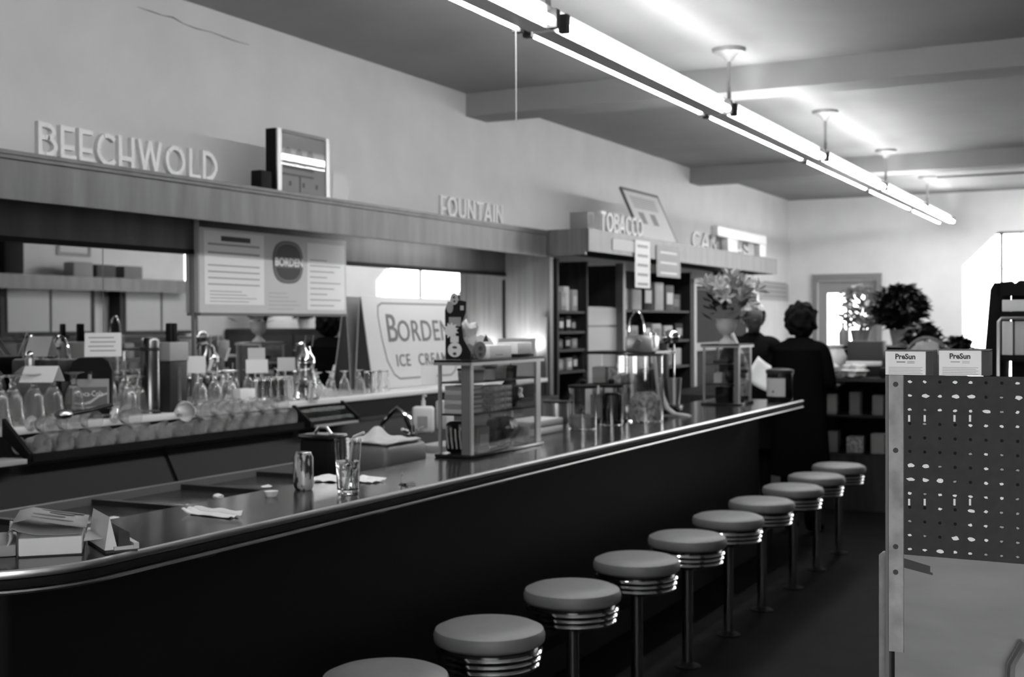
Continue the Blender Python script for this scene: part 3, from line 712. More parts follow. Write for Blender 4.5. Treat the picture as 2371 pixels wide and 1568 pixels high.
t = thing('open_booklet', 'dark open booklet with pale page edges beside the thick paperback', 'booklet', (q1.x+.045, q1.y+.03, ZT+.0005), rz=rzb+.25)
B().box(.0, .075, .0, .19, 0, .006).build('cover', INK, t); B().box(.066, .078, .0, .192, .0062, .02).box(.02, .0655, .0, .008, .0062, .014).build('page_edge', PAPER2, t, smooth=False)
b = B(); b.prism([(0, .0065), (.03, .0065), (.012, .085)], .17, ((0.0, .01, 0), (1, 0, 0), (0, 0, 1), (0, 1, 0))); b.build('raised_leaf', PAPER, t, smooth=False)
b = B(); b.prism([(.031, .0065), (.06, .0065), (.058, .045), (.034, .06)], .17, ((0, .01, 0), (1, 0, 0), (0, 0, 1), (0, 1, 0))); b.build('dark_pages', INK, t, smooth=False)
t = thing('rolled_magazines', 'bundle of curled magazines at the left edge of the counter', 'magazines', (q0.x-.052, q0.y-.02, ZT+.0005), rz=rzb+.08)
b = B()
for k in range(5): b.lathe([(.034+.0015*(k % 2), .04*k), (.038, .04*k+.02), (.034+.0015*(k % 2), .04*k+.0398)], 24, a0=-.3, a1=PI+.3)
me = b.mesh('roll'); me.transform(Matrix.Rotation(-PI/2, 4, 'X') @ Matrix.Rotation(0, 4, 'Z')); me.transform(Matrix.Translation((0, 0, .045)))
ro = link('rolled_cover', me, PAPER2, t); md = ro.modifiers.new('thick', 'SOLIDIFY'); md.thickness = .004
B().box(-.045, .045, 0, .2, 0, .028, .004).build('page_block', PAPER3, t)

# ------------------------------------------------------------------ display case with sweets
def case(name, lab, x0, x1, y0, y1, h, shelves, post=.03, thin=.012):
    o = ((x0+x1)/2, y0, ZT+.0005); t = thing(name, lab, 'display case', o); z0 = ZT+.0005; z1 = z0+h
    B(o).box(x0-.012, x1+.012, y0-.012, y1+.012, z0, z0+.014, .003).build('base', BLACKG, t)
    B(o).box(x0-.012, x1+.012, y0-.012, y1+.012, z1-.01, z1).build('top', BLACKG, t, smooth=False)
    B(o).box(x0-.012, x1+.013, y0-.013, y1+.012, z1-.022, z1-.0102).build('top_frame', ALU, t, smooth=False)
    za, zb = z0+.0142, z1-.0222
    B(o).box(x1-post, x1, y0, y0+post*.6, za, zb).build('corner_post', MGREY, t, smooth=False)
    B(o).box(x1-.001, x1+.005, y0-.004, y0+.018, za, zb).build('post_trim', ALU, t, smooth=False)
    B(o).box(x1-thin, x1, y1-post, y1, za, zb).build('corner_post', ALU, t, smooth=False)
    for yy in (y0, y1-thin): B(o).box(x0, x0+thin, yy, yy+thin, za, zb).build('corner_post', ALU, t, smooth=False)
    B(o).box(x1-.006, x1-.003, y0+post*.6, y1-post, za, zb).build('front_glass', PANE, t, smooth=False)
    B(o).box(x0+thin, x1-post, y0+.003, y0+.006, za, zb).build('side_glass', PANE, t, smooth=False)
    B(o).box(x0+thin, x1-thin, y1-.006, y1-.003, za, zb).build('side_glass', PANE, t, smooth=False)
    for k, s_ in enumerate(shelves): B(o).box(x0+.002, x1-.008, y0+.008, y1-.008, z0+s_-.006, z0+s_).build('shelf', DGREY, t, smooth=False)
    return t
qc, qd = P(1090, 1063, z=ZT), P(1250, 1030, z=ZT)
cx1, cy0, cy1 = qc.x, qc.y, qd.y; cx0 = cx1-.15; ch = .395
case('sweets_case', 'tall glass sweets case with metal posts on the middle counter', cx0, cx1, cy0, cy1, ch, (.175, .305), .042)
zb = ZT+.0152
def lump(b, c, s, seed, amp=.18):
    bb = B(); bmesh.ops.create_icosphere(bb.bm, subdivisions=3, radius=1)
    for v in bb.bm.verts:
        f = 1+amp*(math.sin(v.co.x*5+seed)*math.cos(v.co.y*6+seed*2)+.5*math.sin(v.co.z*9+seed))
        v.co = Vector((v.co.x*s[0]*f, v.co.y*s[1]*f, v.co.z*s[2]*f))
    b.merge(bb, Matrix.Translation(Vector(c))); return b
def bag(nm, lab, c, s, m_, seed, cat='bag', group='sweets in the glass case'):
    b = B(); lump(b, (0, 0, 0), (s[0]/2.3, s[1]/2.3, s[2]/2.3), seed)
    for v in b.bm.verts:
        if v.co.z < -s[2]*.42: v.co.z = -s[2]*.42
    return tag(b.build(nm, m_, loc=(c[0], c[1], c[2]+s[2]*.42+.001)), lab, cat, group)
def pack(nm, lab, c, s, m_, rz=0, group='sweets in the glass case', cat='packet', stripe=None):
    o = B().box(-s[0]/2, s[0]/2, -s[1]/2, s[1]/2, 0, s[2], min(s)*.08).build(nm, m_, loc=(c[0], c[1], c[2]+.0006), rz=rz)
    if stripe: B().box(s[0]/2+.0002, s[0]/2+.001, -s[1]*.35, s[1]*.35, s[2]*.25, s[2]*.7).build('printed_panel', stripe, o)
    return tag(o, lab, cat, group)
xm_ = (cx0+cx1)/2
t = thing('striped_bag', 'dark bag with pale stripes at the bottom of the sweets case', 'bag', (xm_-.015, cy0+.06, zb), group='sweets in the glass case')
b = B(); b.box(-.045, .04, -.04, .03, 0, .13, .02, 3); b.build('bag_body', BLACKG, t)
for k in range(4):
    B().tube([(-.032+k*.02, -.0405, .11-.005*k), (-.03+k*.02, -.042, .07), (-.024+k*.02, -.041, .02)], .0035, 6).build('stripe', LGREY, t)
bag('snack_bag', 'shiny snack bag at the bottom right of the sweets case', (xm_, cy0+.41, zb), (.1, .3, .15), BAG, 2)
pack('small_carton', 'white carton standing beside the snack bag in the sweets case', (xm_+.02, cy0+.16, zb), (.06, .1, .1), PAPER3, stripe=PAPER2)
pack('small_carton', 'pale packet leaning at the right end of the bottom shelf', (xm_+.01, cy0+.585, zb), (.05, .06, .07), PAPER2)
z2 = ZT+.0005+.175
for k in range(6):
    pack('candy_bar_box', 'flat pale candy box in the left stack, %s from the bottom' % ORD[k], (xm_-.01, cy0+.1, z2+.019*k), (.1+.003*math.sin(k), .15, .0175), [PAPER2, PAPER3][k % 2], stripe=PAPER)
for k in range(4):
    pack('sweets_sleeve', 'wrapped sleeve in the middle stack of the sweets case, %s from the bottom' % ORD[k], (xm_+.005, cy0+.31, z2+.026*k), (.1, .19, .0245), MIXW)
bag('dark_sweets_bag', 'dark knobbly sweets bag at the right of the middle shelf', (xm_, cy0+.5, z2), (.1, .15, .14), BAGD, 4)
z3 = ZT+.0005+.305
for k in range(5):
    c = (xm_+.012, cy0+.07+.1*k, z3); t = thing('sweets_jar', 'small sweets tub on the top shelf of the case, %s from the left' % ORD[k], 'tub', (c[0], c[1], c[2]+.0006), group='tubs on the top shelf of the case')
    B().lathe([(0, 0), (.028, 0), (.031, .045), (.0, .045)], 18).build('tub', [MIXW, INK, PAPER2, PAPER3, BAGD][k], t)
    B().lathe([(0, .0452), (.033, .0452), (.033, .053), (0, .054)], 18).build('lid', [BLACK, PAPER, BLACK, PAPER2, BLACKG][k], t)
# on top of the sweets case: lollipop display and cartons
zt_ = ZT+.0005+ch+.0006
cpx = cx1-.08; cpy = cy0+.03
t = thing('lollipop_display', 'black die-cut cardboard candy display with round emblems on the sweets case', 'display card', (cpx, cpy, zt_), rz=.25)
F_ = FY((0, 0, 0))
sil = [(-.045, 0), (.06, 0), (.06, .03), (.03, .085), (.022, .15), (.03, .165), (.04, .19), (.042, .235), (.02, .24), (-.035, .235), (-.047, .2)]
B().prism(sil, .004, F_).build('card', BLACK, t, smooth=False)
b = B(); disc(b, F_, -.008, .246, .017, .002, .0042, ry=.024); em_ = b.build('round_emblem', PAPER3, t)
b = B(); disc(b, F_, -.008, .252, .006, .001, .0064); disc(b, F_, -.006, .236, .005, .001, .0064); b.build('emblem_spot', INK, em_)
b = B(); disc(b, F_, -.026, .212, .014, .002, .0042, ry=.024); b.build('round_emblem', CARDG, t)
b = B(); rect(b, F_, .018, .032, .2, .218, .002, .0042); b.build('square_patch', PAPER3, t, smooth=False)
b = B(); rect(b, F_, -.03, .02, .135, .172, .002, .0042); b.build('grey_patch', CARDG, t, smooth=False)
b = B(); b.prism([(-.022+(.034 if i % 2 else .022)*math.cos(PI*i/11), .118+(.034 if i % 2 else .022)*math.sin(PI*i/11)) for i in range(22)], .002, ((0, -.0045, 0), (1, 0, 0), (0, 0, 1), (0, -1, 0))); b.build('starburst', PAPER2, t, smooth=False)
b = B(); disc(b, F_, -.006, .04, .029, .002, .0042, ry=.03); em_ = b.build('round_emblem', PAPER2, t)
b = B(); disc(b, F_, -.006, .05, .01, .001, .0064, ry=.005); disc(b, F_, -.006, .024, .008, .001, .0064, ry=.006); b.build('emblem_spot', INK, em_)
b = B(); rect(b, F_, -.024, .01, .07, .095, .002, .0042); b.build('square_patch', PAPER2, t, smooth=False)
t = thing('lollipop_disc', 'round dark candy leaning against the white carton on the sweets case', 'candy', (cx1-.035, cy0+.14, zt_), rz=.9)
B().prism([(.026*math.cos(2*PI*i/20), .036+.036*math.sin(2*PI*i/20)) for i in range(20)], .012, F_).build('disc_body', INK2, t)
b = B(); disc(b, F_, 0, .044, .009, .001, .0122); disc(b, F_, 0, .018, .008, .001, .0122); b.build('emblem_spot', INK, t)
t = thing('candy_carton', 'open white candy carton with raised flap on the sweets case', 'carton', (cx1-.075, cy0+.3, zt_), rz=.05)
B().box(-.055, .055, -.11, .11, 0, .055, .003).build('carton_body', PAPER, t)
b = B(); b.prism([(-.11, .056), (.1, .056), (.06, .085), (-.03, .098), (-.1, .08)], .004, FX((-.03, 0, 0))); b.build('flap', PAPER2, t, smooth=False)
b = B(); b.prism([(-.08, .0), (-.03, .0), (-.055, .03)], .003, FX((.01, 0, .07))); b.build('dark_corner', BLACK, t, smooth=False)
B().box(.0552, .056, -.05, .02, .012, .016).build('printed_line', PAPER3, t)
pack('small_carton', 'small white carton at the right end atop the sweets case', (cx1-.07, cy0+.53, zt_+.012), (.1, .14, .05), PAPER, group=None)
pack('black_tray', 'thin black tray under the small white carton', (cx1-.07, cy0+.54, zt_), (.1, .16, .0105), BLACK, group=None, cat='tray')
t = thing('tissue_bunch', 'crumpled pale tissue behind the black candy display', 'tissue', (cx0+.045, cy0+.16, zt_))
lump(B(), (0, 0, .08), (.035, .07, .08), 3, .3).build('tissue', PAPER2, t)

# ------------------------------------------------------------------ glass jars, chrome caddy etc. further along
def jar(lab, px, py, r, h, content, m_, lidm=BLACK, grp='glass jars on the counter', zz=None):
    q = P(px, py, z=ZT)
    z = ZT+.0005 if zz is None else zz
    t = thing('glass_jar', lab, 'jar', (q.x-r*.6, q.y+r*.6, z), group=grp)
    B().lathe([(0, 0), (r, 0), (r, h), (r-.004, h), (r-.004, .006), (0, .006)], 32).build('jar_body', GLASS, t)
    if content: B().lathe([(0, .007), (r-.006, .007), (r-.006, h*content), (r*.5, h*content+.012), (0, h*content+.006)], 24).build('contents', m_, t)
    B().lathe([(0, h+.0005), (r+.003, h+.0005), (r+.003, h+.014), (r*.4, h+.02), (0, h+.021)], 32).build('lid', lidm, t)
    B().lathe([(0, h+.0212), (.014, h+.0212), (.018, h+.036), (.01, h+.046), (0, h+.046)], 14).build('knob', lidm, t)
    return t
jar('round glass jar with pale sweets and black lid, left of the pair', 1360, 996, .072, .21, .3, CARDG)
jar('glass jar with dark sweets and black lid, right of the pair', 1425, 986, .062, .2, .8, BLACKG)
q = P(1395, 985, z=ZT)
t = thing('glass_case', 'clear glass showcase box behind the sweets jars', 'display case', (-2.69, 6.47, ZT+.0005))
q = Vector((-2.59, 5.97, 0))
B().box(-.115, .1, -.14, .14, 0, .012).build('base', BLACKG, t)
for s_ in (-1, 1):
    B().box(-.11, .095, s_*.135-.002, s_*.135+.002, .0125, .37).build('side_glass', PANE, t); 
B().box(.095, .099, -.132, .132, .0125, .37).build('front_glass', PANE, t)
B().box(-.115, .1, -.14, .14, .3705, .386).build('top', BLACKG, t)
B().box(-.108, .09, -.13, .13, .2, .206).build('shelf', DGREY, t)
for k in range(3): pack('boxed_goods', 'packet inside the clear showcase, %s from the left' % ORD[k], (q.x-.165+.06*k, q.y+.5, ZT+.013), (.05, .09, .13-.03*k), [PAPER3, CARDG, PAPER2][k], group='packets in the clear showcase')
for k in range(2): pack('boxed_goods', 'packet on the showcase shelf, %s of the two' % ['left', 'right'][k], (q.x-.155+.095*k, q.y+.5, ZT+.2068), (.08, .1, .09), [PAPER3, MIXW][k], group='packets in the clear showcase')
ztop = ZT+.0005+.3866
q = P(1490, 978, z=ZT)
t = thing('tall_glass_jar', 'tall straight glass canister beside the clear showcase', 'jar', (-2.485, 6.47, ZT+.0005))
q = Vector((-2.42, 6.37, 0))
B().lathe([(0, 0), (.098, 0), (.098, .36), (.093, .36), (.093, .008), (0, .008)], 36).build('jar_body', GLASS, t)
B().lathe([(0, .0085), (.09, .0085), (.085, .12), (.05, .16), (0, .15)], 24).build('contents', MIXW, t)
B().lathe([(0, .3605), (.103, .3605), (.103, .372), (0, .374)], 32).build('lid', DGREY, t)
zj = ZT+.0005+.3745
t = thing('chrome_caddy', 'chrome straw caddy with tall loop handle on the glass canister', 'caddy', (q.x-.075, q.y+.1, zj))
B().box(-.085, .075, -.05, .05, 0, .1, .012).build('caddy_body', STEEL, t)
B().lathe([(0, .1005), (.03, .1005), (.03, .112), (0, .115)], 16, (.04, 0, 0)).build('cap', CHROME, t)
B().tube([(-.04+.045*math.cos(a), .0, .1+.0+.11*max(0, math.sin(a))+.02) for a in [PI*i/12 for i in range(13)]], .007, 8).build('loop_handle', CHROME, t)
B().cbox((-.02, -.052, .05), (.03, .006, .06), rot=Matrix.Rotation(.6, 3, 'Y')).build('lever', CHROME, t)
tag(B((q.x+.03, q.y+.1, zj)).box(q.x+.01, q.x+.09, q.y+.06, q.y+.16, zj, zj+.012).build('paper_pad', PAPER), 'white paper pad beside the chrome caddy', 'pad')
q = P(1545, 960, z=ZT)
t = thing('curved_sign_holder', 'pale curved plastic stand with a flat foot beyond the glass canister', 'stand', (-2.5, 6.87, ZT+.0005), rz=.1)
pr = [(-.09, .4), (-.065, .36), (-.05, .25), (-.03, .12), (0, .05), (.04, .02), (.11, .012), (.13, .005)]
b = B(); vs = [[b.v((x, y, z)) for x, z in pr] for y in (-.04, .04)]
for i in range(len(pr)-1): b.bm.faces.new([vs[0][i], vs[0][i+1], vs[1][i+1], vs[1][i]])
cv = b.build('curved_sheet', PAPER3, t); md = cv.modifiers.new('thick', 'SOLIDIFY'); md.thickness = .014
B().box(-.03, .13, -.045, .045, 0, .004).build('foot', GPLAS, t)
q = P(1570, 950, z=ZT)
t = thing('drink_mixer', 'dark drink mixer with a polished round head on the back bar', 'mixer', (-3.3, 9.0, 0))
t.location = (-2.62, 7.25, ZT+.0005)
B().box(-.07, .07, -.06, .06, 0, .04, .012).build('base', BLACKG, t)
B().box(-.06, -.02, -.03, .03, .0405, .42, .01).build('column', DGREY, t)
b = B(); lump(b, (0, 0, 0), (.055, .05, .045), 1, .02); b.build('motor_head', CHROME, t, loc=(-.0, 0, .455))
B().tube([(.02, 0, .41), (.02, 0, .2)], .006, 6).build('spindle', CHROME, t)
B().lathe([(0, .0), (.035, .0), (.048, .16), (.045, .16), (.033, .004), (0, .004)], 20, (.02, 0, .045)).build('mixing_cup', STEEL, t)
pack('work_table', 'dark stainless work table behind the far counter', (-3.1, 7.6, 0), (.55, 1.9, .929), DGREY, group=None, cat='table')
# steel pot and white boxes behind counter, right of sweets case
q = P(1282, 915, z=1.0)
t = thing('steel_canister', 'polished steel canister behind the counter right of the sweets case', 'canister', (-2.85, 6.35, SZ+.001))
t.location = (-2.95, 6.3, SZ+.001)
B().lathe([(0, 0), (.07, 0), (.072, .19), (0, .19)], 28).build('body', STEEL, t); B().lathe([(0, .1905), (.075, .1905), (.075, .2), (0, .206)], 28).build('lid', DGREY, t)
for k in range(2):
    tag(B((-2.72, 5.6, ZT)).box(-2.8, -2.63, 5.35, 5.7, ZT+.0005+.036*k, ZT+.035+.036*k, .004).build('white_box', [PAPER, PAPER2][k]), '%s white flat box behind the counter between the cases' % ['lower', 'upper'][k], 'box', 'white boxes between the cases')
# third case with vase
qe = P(1622, 938, z=ZT)
x1_, y0_ = -2.40, 7.93
case('gift_case', 'small glass gift case with metal posts near the counter end', -2.64, x1_, y0_, y0_+.3, .4, (.14, .27), .03)
for k, (dx, dy, dz, s, m_) in enumerate([(-.13, .1, .0152, (.09, .1, .1), BLACK), (-.06, .2, .0152, (.06, .08, .1), PAPER3), (-.16, .1, .1405, (.06, .07, .07), PAPER2), (-.07, .14, .1405, (.07, .1, .1), BLACKG), (-.05, .25, .1405, (.04, .05, .06), PAPER3), (-.14, .12, .2705, (.1, .12, .02), BLACK), (-.05, .2, .2705, (.05, .05, .06), PAPER2)]):
    pack('gift_packet', 'gift item in the small glass case, %s from the bottom left' % ORD[k], (x1_+dx+.0, y0_+dy, ZT+.0005+dz), s, m_, group='gifts in the small glass case')
zv = ZT+.0005+.4006
t = thing('flower_vase', 'pale footed vase of silk lilies on the gift case', 'vase', (-2.52, 8.05, zv))
B().lathe([(0, 0), (.055, 0), (.05, .012), (.022, .04), (.02, .055), (.05, .08), (.068, .12), (.066, .15), (.075, .165), (.068, .166), (.06, .15), (0, .145)], 28).build('vase', PAPER2, t)
rng = random.Random(11)
pet = B()
for i in range(6):
    a = i*PI/3
    vs_ = [pet.v((0, 0, 0)), pet.v((.03*math.cos(a-.35), .03*math.sin(a-.35), .035)), pet.v((.055*math.cos(a), .055*math.sin(a), .045)), pet.v((.03*math.cos(a+.35), .03*math.sin(a+.35), .035))]
    pet.bm.faces.new(vs_)
pm = pet.mesh('bloom', False); pm.materials.append(LEAFP)
for k in range(26):
    a = rng.random()*2*PI; el = .25+rng.random()*1.2; r_ = .17+.08*rng.random()
    p = Vector((r_*math.cos(el)*math.cos(a), r_*math.cos(el)*math.sin(a), .2+r_*math.sin(el)))
    o = link('bloom', pm, None, t, p); o.rotation_euler = Vector((math.cos(a)*math.cos(el), math.sin(a)*math.cos(el), math.sin(el))).to_track_quat('Z', 'Y').to_euler(); s_ = 1.1+rng.random()*.5; o.scale = (s_, s_, s_)
b = B()
for k in range(60):
    a = rng.random()*2*PI; el = rng.random()*1.4; r_ = .08+.14*rng.random()
    c = Vector((r_*math.cos(el)*math.cos(a), r_*math.cos(el)*math.sin(a), .16+r_*math.sin(el)))
    d = Vector((math.cos(a+.5), math.sin(a+.5), rng.random()-.3)).normalized()*.06; s = d.cross(Vector((0, 0, 1))).normalized()*.02
    b.bm.faces.new([b.v(c-d), b.v(c+s), b.v(c+d), b.v(c-s)])
tag(b.build('leaves', LEAFD, t, smooth=False), None, None, kind='stuff')
# canister with white label at the counter end
q = P(1820, 932, z=ZT)
t = thing('labelled_canister', 'black lidded canister with a white label at the counter end', 'canister', (-2.28, 8.5, ZT+.0005))
B().lathe([(0, 0), (.085, 0), (.09, .01), (.09, .19), (0, .19)], 32).build('body', BLACKG, t)
B().lathe([(0, .1905), (.095, .1905), (.095, .215), (.06, .225), (0, .226)], 32).build('lid', DGREY, t)
B().lathe([(.0908, .035), (.0915, .035), (.0915, .16), (.0908, .16)], 20, a0=-2.6, a1=-.9).build('label', PAPER2, t)
B().lathe([(.0918, .06), (.0922, .06), (.0922, .075), (.0918, .075)], 4, a0=-1.9, a1=-1.75).build('label_print', INK, t)
# ================================================================== back bar
t = thing('back_bar', 'dark back bar cabinet with sloped front under the mirror', 'back bar', (-4.1, 4.5, 0)); o = (-4.1, 4.5, 0)
def seg(b, pts, y0, y1): b.prism(pts, y1-y0, ((0, y0, 0), (1, 0, 0), (0, 0, 1), (0, 1, 0)))
b = B(o); seg(b, [(XL+.01, 0), (-3.79, 0), (-3.79, .6), (-4.01, 1.0), (-4.1, 1.0), (-4.1, 1.118), (XL+.01, 1.118)], 1.2, 8.58); b.build('carcass', BARF, t, smooth=False)
for k in range(7):
    ya = 1.25+k*1.03; yb = ya+1.0
    b = B(o); seg(b, [(-3.789, .08), (-3.775, .08), (-3.775, .6), (-3.995, 1.0), (-4.009, 1.0), (-3.789, .6)], ya, yb); b.build('front_panel', BARF, t, smooth=False)
B(o).box(-4.13, -4.0, 1.2, 8.58, 1.0002, 1.02).build('ledge', DGREY, t, smooth=False)
B(o).box(XL+.013, -4.085, 1.2, 8.58, 1.1182, 1.15, .004).build('white_shelf', WPLAS, t)
SZ2 = 1.1506
# sundae glass (tulip), upside down
def sundae(b):
    prof = [(0, .2), (.036, .2), (.037, .196), (.012, .186), (.008, .172), (.013, .16), (.01, .148), (.02, .138), (.033, .11), (.038, .06), (.05, .0), (.048, .0), (.036, .06), (.031, .108), (.016, .134), (0, .138)]
    b.lathe(prof, 20); return b
GR = 'sundae glasses on the white shelf'
gm = sundae(B()).mesh('sundae_glass'); gm.materials.append(GLASSM)
xs = [(-2, 992), (30, 988), (79, 985), (123, 982), (172, 976), (299, 955), (326, 952), (462, 944), (497, 940), (531, 936), (735, 914), (766, 912), (798, 910), (832, 906)]
for i, (px, py) in enumerate(xs):
    q = P(px, py, x=-4.17); s_ = 1.05 if i < 5 else (.9 if i < 10 else .72)
    o = link('sundae_glass', gm, None, None, (-4.17, q.y, SZ2)); o.scale = (s_*1.1, s_*1.1, s_)
    tag(o, 'upturned tulip sundae glass on the white shelf, %s from the left' % ORD[i], 'glass', GR)
tm = B().lathe([(0, .13), (.028, .13), (.03, .127), (.037, 0), (.0355, 0), (.0285, .118), (0, .12)], 20).mesh('tumbler'); tm.materials.append(GLASS)
k = 0
for j in range(2):
    for i, px in enumerate((595, 612, 629, 646, 662)):
        q = P(px, 920, x=-4.15-.09*j); o = link('tumbler', tm, None, None, (-4.15-.09*j, q.y+.02*j, SZ2)); k += 1
        tag(o, 'upturned straight tumbler in the %s row right of the sundae glasses, %s from the left' % (['front', 'rear'][j], ORD[i]), 'glass', 'tumblers on the white shelf')
for i, px in enumerate((855, 872, 888)):
    q = P(px, 900, x=-4.2); o = link('tumbler', tm, None, None, (-4.2, q.y, SZ2))
    tag(o, 'tumbler by the ice cream sign, %s from the left' % ORD[i], 'glass', 'tumblers by the sign')
q = P(560, 925, x=-4.13)
tag(B().box(-.03, .03, -.06, .06, 0, .085, .004).build('white_cup_box', WPLAS, loc=(-4.12, q.y, SZ2)), 'small white box before the tumblers on the shelf', 'box')
# sloped glass rack with reclining sundae glasses
ra0, ra1 = P(60, 1040, x=-3.97).y, P(690, 965, x=-3.97).y
t = thing('glass_rack', 'long black rack holding two layers of lying sundae glasses', 'rack', (-4.0, ra0, 1.0202)); o = (-4.0, ra0, 1.0202)
b = B(o); seg(b, [(-3.94, 1.021), (-3.93, 1.021), (-3.93, 1.055), (-3.94, 1.055)], ra0, ra1); b.build('front_rail', BLACKG, t, smooth=False)
B(o).box(-4.098, -3.9405, ra0, ra1, 1.0205, 1.03).build('rack_bed', DGREY, t, smooth=False)
b = B(o); seg(b, [(-3.94, 1.021), (-3.93, 1.056), (-4.08, 1.19), (-4.08, 1.1176), (-3.95, 1.03)], ra0-.02, ra0-.0005); b.build('end_plate', BLACK, t, smooth=False)
gm2 = gm.copy(); gm2.materials.clear(); gm2.materials.append(GLASSL)
n = 15
for i in range(n):
    yy = ra0+.07+(ra1-ra0-.14)*i/(n-1)
    o = link('reclining_glass', gm2, None, None, (-3.955, yy, 1.082)); o.rotation_euler = (0, math.radians(-93), .04*math.sin(i*2.3))
    o.scale = (.98, .98, .68)
    tag(o, 'sundae glass lying in the black rack, bottom layer, %s from the left' % ORD[i], 'glass', 'glasses lying in the rack')
for i in range(11):
    yy = ra0+.07+(ra1-ra0-.14)*(i+(.5 if i < 5 else 3.5))/(n-1)
    if i in (3,): continue
    o = link('reclining_glass', gm2, None, None, (-3.965, yy, 1.157)); o.rotation_euler = (0, math.radians(-88), .06*math.sin(i*1.7))
    o.scale = (.9, .9, .6)
    tag(o, 'sundae glass lying in the black rack, upper layer, %s from the left' % ORD[i if i < 3 else i-1], 'glass', 'glasses lying in the rack')
for i, px in enumerate((405, 445)):
    q = P(px, 985, x=-3.97)
    b = B().lathe([(0, 0), (.012, .0), (.045, .085), (.043, .085), (.009, .004), (0, .004)], 18)
    o = b.build('cone_cup', WPLAS, loc=(-3.96, q.y, 1.165)); o.rotation_euler = (math.radians(90 if i else -90), 0, .3)
    tag(o, 'white cone cup lying on the glass rack, %s one' % ['left', 'right'][i], 'cup', 'cone cups on the rack')
q = P(205, 960, x=-3.96)
t = thing('ice_scoop', 'dark handled scoop lying across the glass rack', 'scoop', (-3.92, P(170, 985, x=-3.93).y, 1.2), rz=1.2)
B().tube([(-.02, 0, 0), (.06, 0, .01), (.16, 0, .03)], .009, 8).build('handle', BLACKG, t)
b = B(); lump(b, (-.05, 0, 0), (.04, .03, .02), 2, .05); b.build('scoop_bowl', STEEL, t)
# glass-lidded tray at the right end of the rack
q0, q1 = P(640, 945, x=-4.0), P(790, 985, x=-3.95)
t = thing('lidded_tray', 'dark tray with a sloping clear lid at the right end of the rack', 'tray', (-3.98, ra1+.03, 1.0205)); L = .42
b = B(); b.prism([(-.05, 0), (.06, 0), (.06, .03), (-.05, .03)], L, ((0, .02, 0), (1, 0, 0), (0, 0, 1), (0, 1, 0))); b.build('tray_base', BLACKG, t, smooth=False)
b = B(); b.prism([(.058, .0305), (.062, .0305), (-.04, .105), (-.05, .105)], L, ((0, .02, 0), (1, 0, 0), (0, 0, 1), (0, 1, 0))); b.build('clear_lid', TRAYLID, t, smooth=False)
for yy in (.0, L+.02): 
    b = B(); b.prism([(-.05, 0), (.07, 0), (.07, .03), (-.04, .115), (-.05, .115)], .018, ((0, yy, 0), (1, 0, 0), (0, 0, 1), (0, 1, 0))); b.build('end_plate', BLACK, t, smooth=False)
B().box(.0705, .085, .03, L, .0, .012).build('front_strip', LGREY, t)
# paper stack at the far left
q = P(20, 1058, x=-3.9)
tag(B().box(-.07, .06, -.14, .13, 0, .02, .002).build('paper_stack', PAPER3, loc=(-4.0+.03, P(8, 1055, x=-3.95).y-.05, 1.0206)), 'pale paper stack at the left edge of the back bar', 'papers')
# cola dispenser with a note on top
q = P(240, 962, x=-4.13)
HA = YAW+.25
t = thing('cola_dispenser', 'dark countertop cola dispenser with a logo panel', 'dispenser', (-4.2, q.y, SZ2), rz=HA)
F_ = FY((0, -.075, 0))
B().box(-.088, .088, -.07, .075, 0, .02, .006).build('base', BLACKG, t)
b = B(); b.prism([(-.08, .02), (.08, .02), (.088, .16), (.09, .21), (.075, .25), (.05, .268), (-.05, .268), (-.075, .25), (-.09, .21), (-.088, .16)], .14, ((0, .07, 0), (1, 0, 0), (0, 0, 1), (0, -1, 0))); b.build('body', BLACK, t)
b = B(); rect(b, FY((0, -.0705, 0)), -.078, .078, .045, .175, .004); pn = b.build('logo_panel', PAPER3, t, smooth=False)
b = B(); rect(b, FY((0, -.0747, 0)), -.066, .07, .055, .14, .001); b.build('logo_field', INK2, pn, smooth=False)
b = B(); up = [(-.066, .075), (-.03, .07), (.0, .08), (.035, .105), (.07, .115)]; dn = [(.07, .107), (.035, .094), (.0, .068), (-.03, .06), (-.066, .066)]
b.prism(up+dn, .001, FY((0, -.0759, 0))); b.build('wave', PAPER2, pn, smooth=False)
tx = text('logo_text', 'Coca-Cola', FY((0, -.0759, 0)), -.058, .1, .034, PAPER, pn, sx=.75)
B().tube([(0, -.07, .2), (0, -.1, .19), (0, -.1, .175)], .01, 8).build('spout', STEEL, t)
def card(lab, px0, py0, px1, py1, x, lean, m_=PAPER, rz=HA, base=None, lines=0, tent=False):
    a, c = P(px0, py0, x=x), P(px1, py1, x=x)
    sc = (Vector((a.x, a.y, a.z))-Vector((0, 0, EYE))).length/FOC*1.08
    wd, hh = (px1-px0)*sc, (py1-py0)*sc
    mid = P((px0+px1)/2, py1, x=x)
    z = base if base is not None else mid.z
    t = thing('note_card', lab, 'card', (mid.x, mid.y, z), rz=rz)
    R2 = Matrix.Rotation(-lean, 3, 'X')
    b = B(); b.cbox(R2 @ Vector((0, 0, hh/2)), (wd, .002, hh), rot=R2); b.build('card_front', m_, t, smooth=False)
    if tent:
        R3 = Matrix.Rotation(lean, 3, 'X'); top = R2 @ Vector((0, 0, hh))
        b = B(); b.cbox(top - R3 @ Vector((0, -.002, hh/2)), (wd, .002, hh), rot=R3); b.build('card_back', m_, t, smooth=False)
    if lines:
        b = B()
        for k in range(lines): b.cbox(R2 @ Vector((-wd*.05*(k % 2), -.0016, hh*(.25+.55*k/max(1, lines-1)))), (wd*.7, .0006, hh*.05), rot=R2)
        b.build('writing', PAPER3, t, smooth=False)
    return t
zt2 = SZ2+.2685
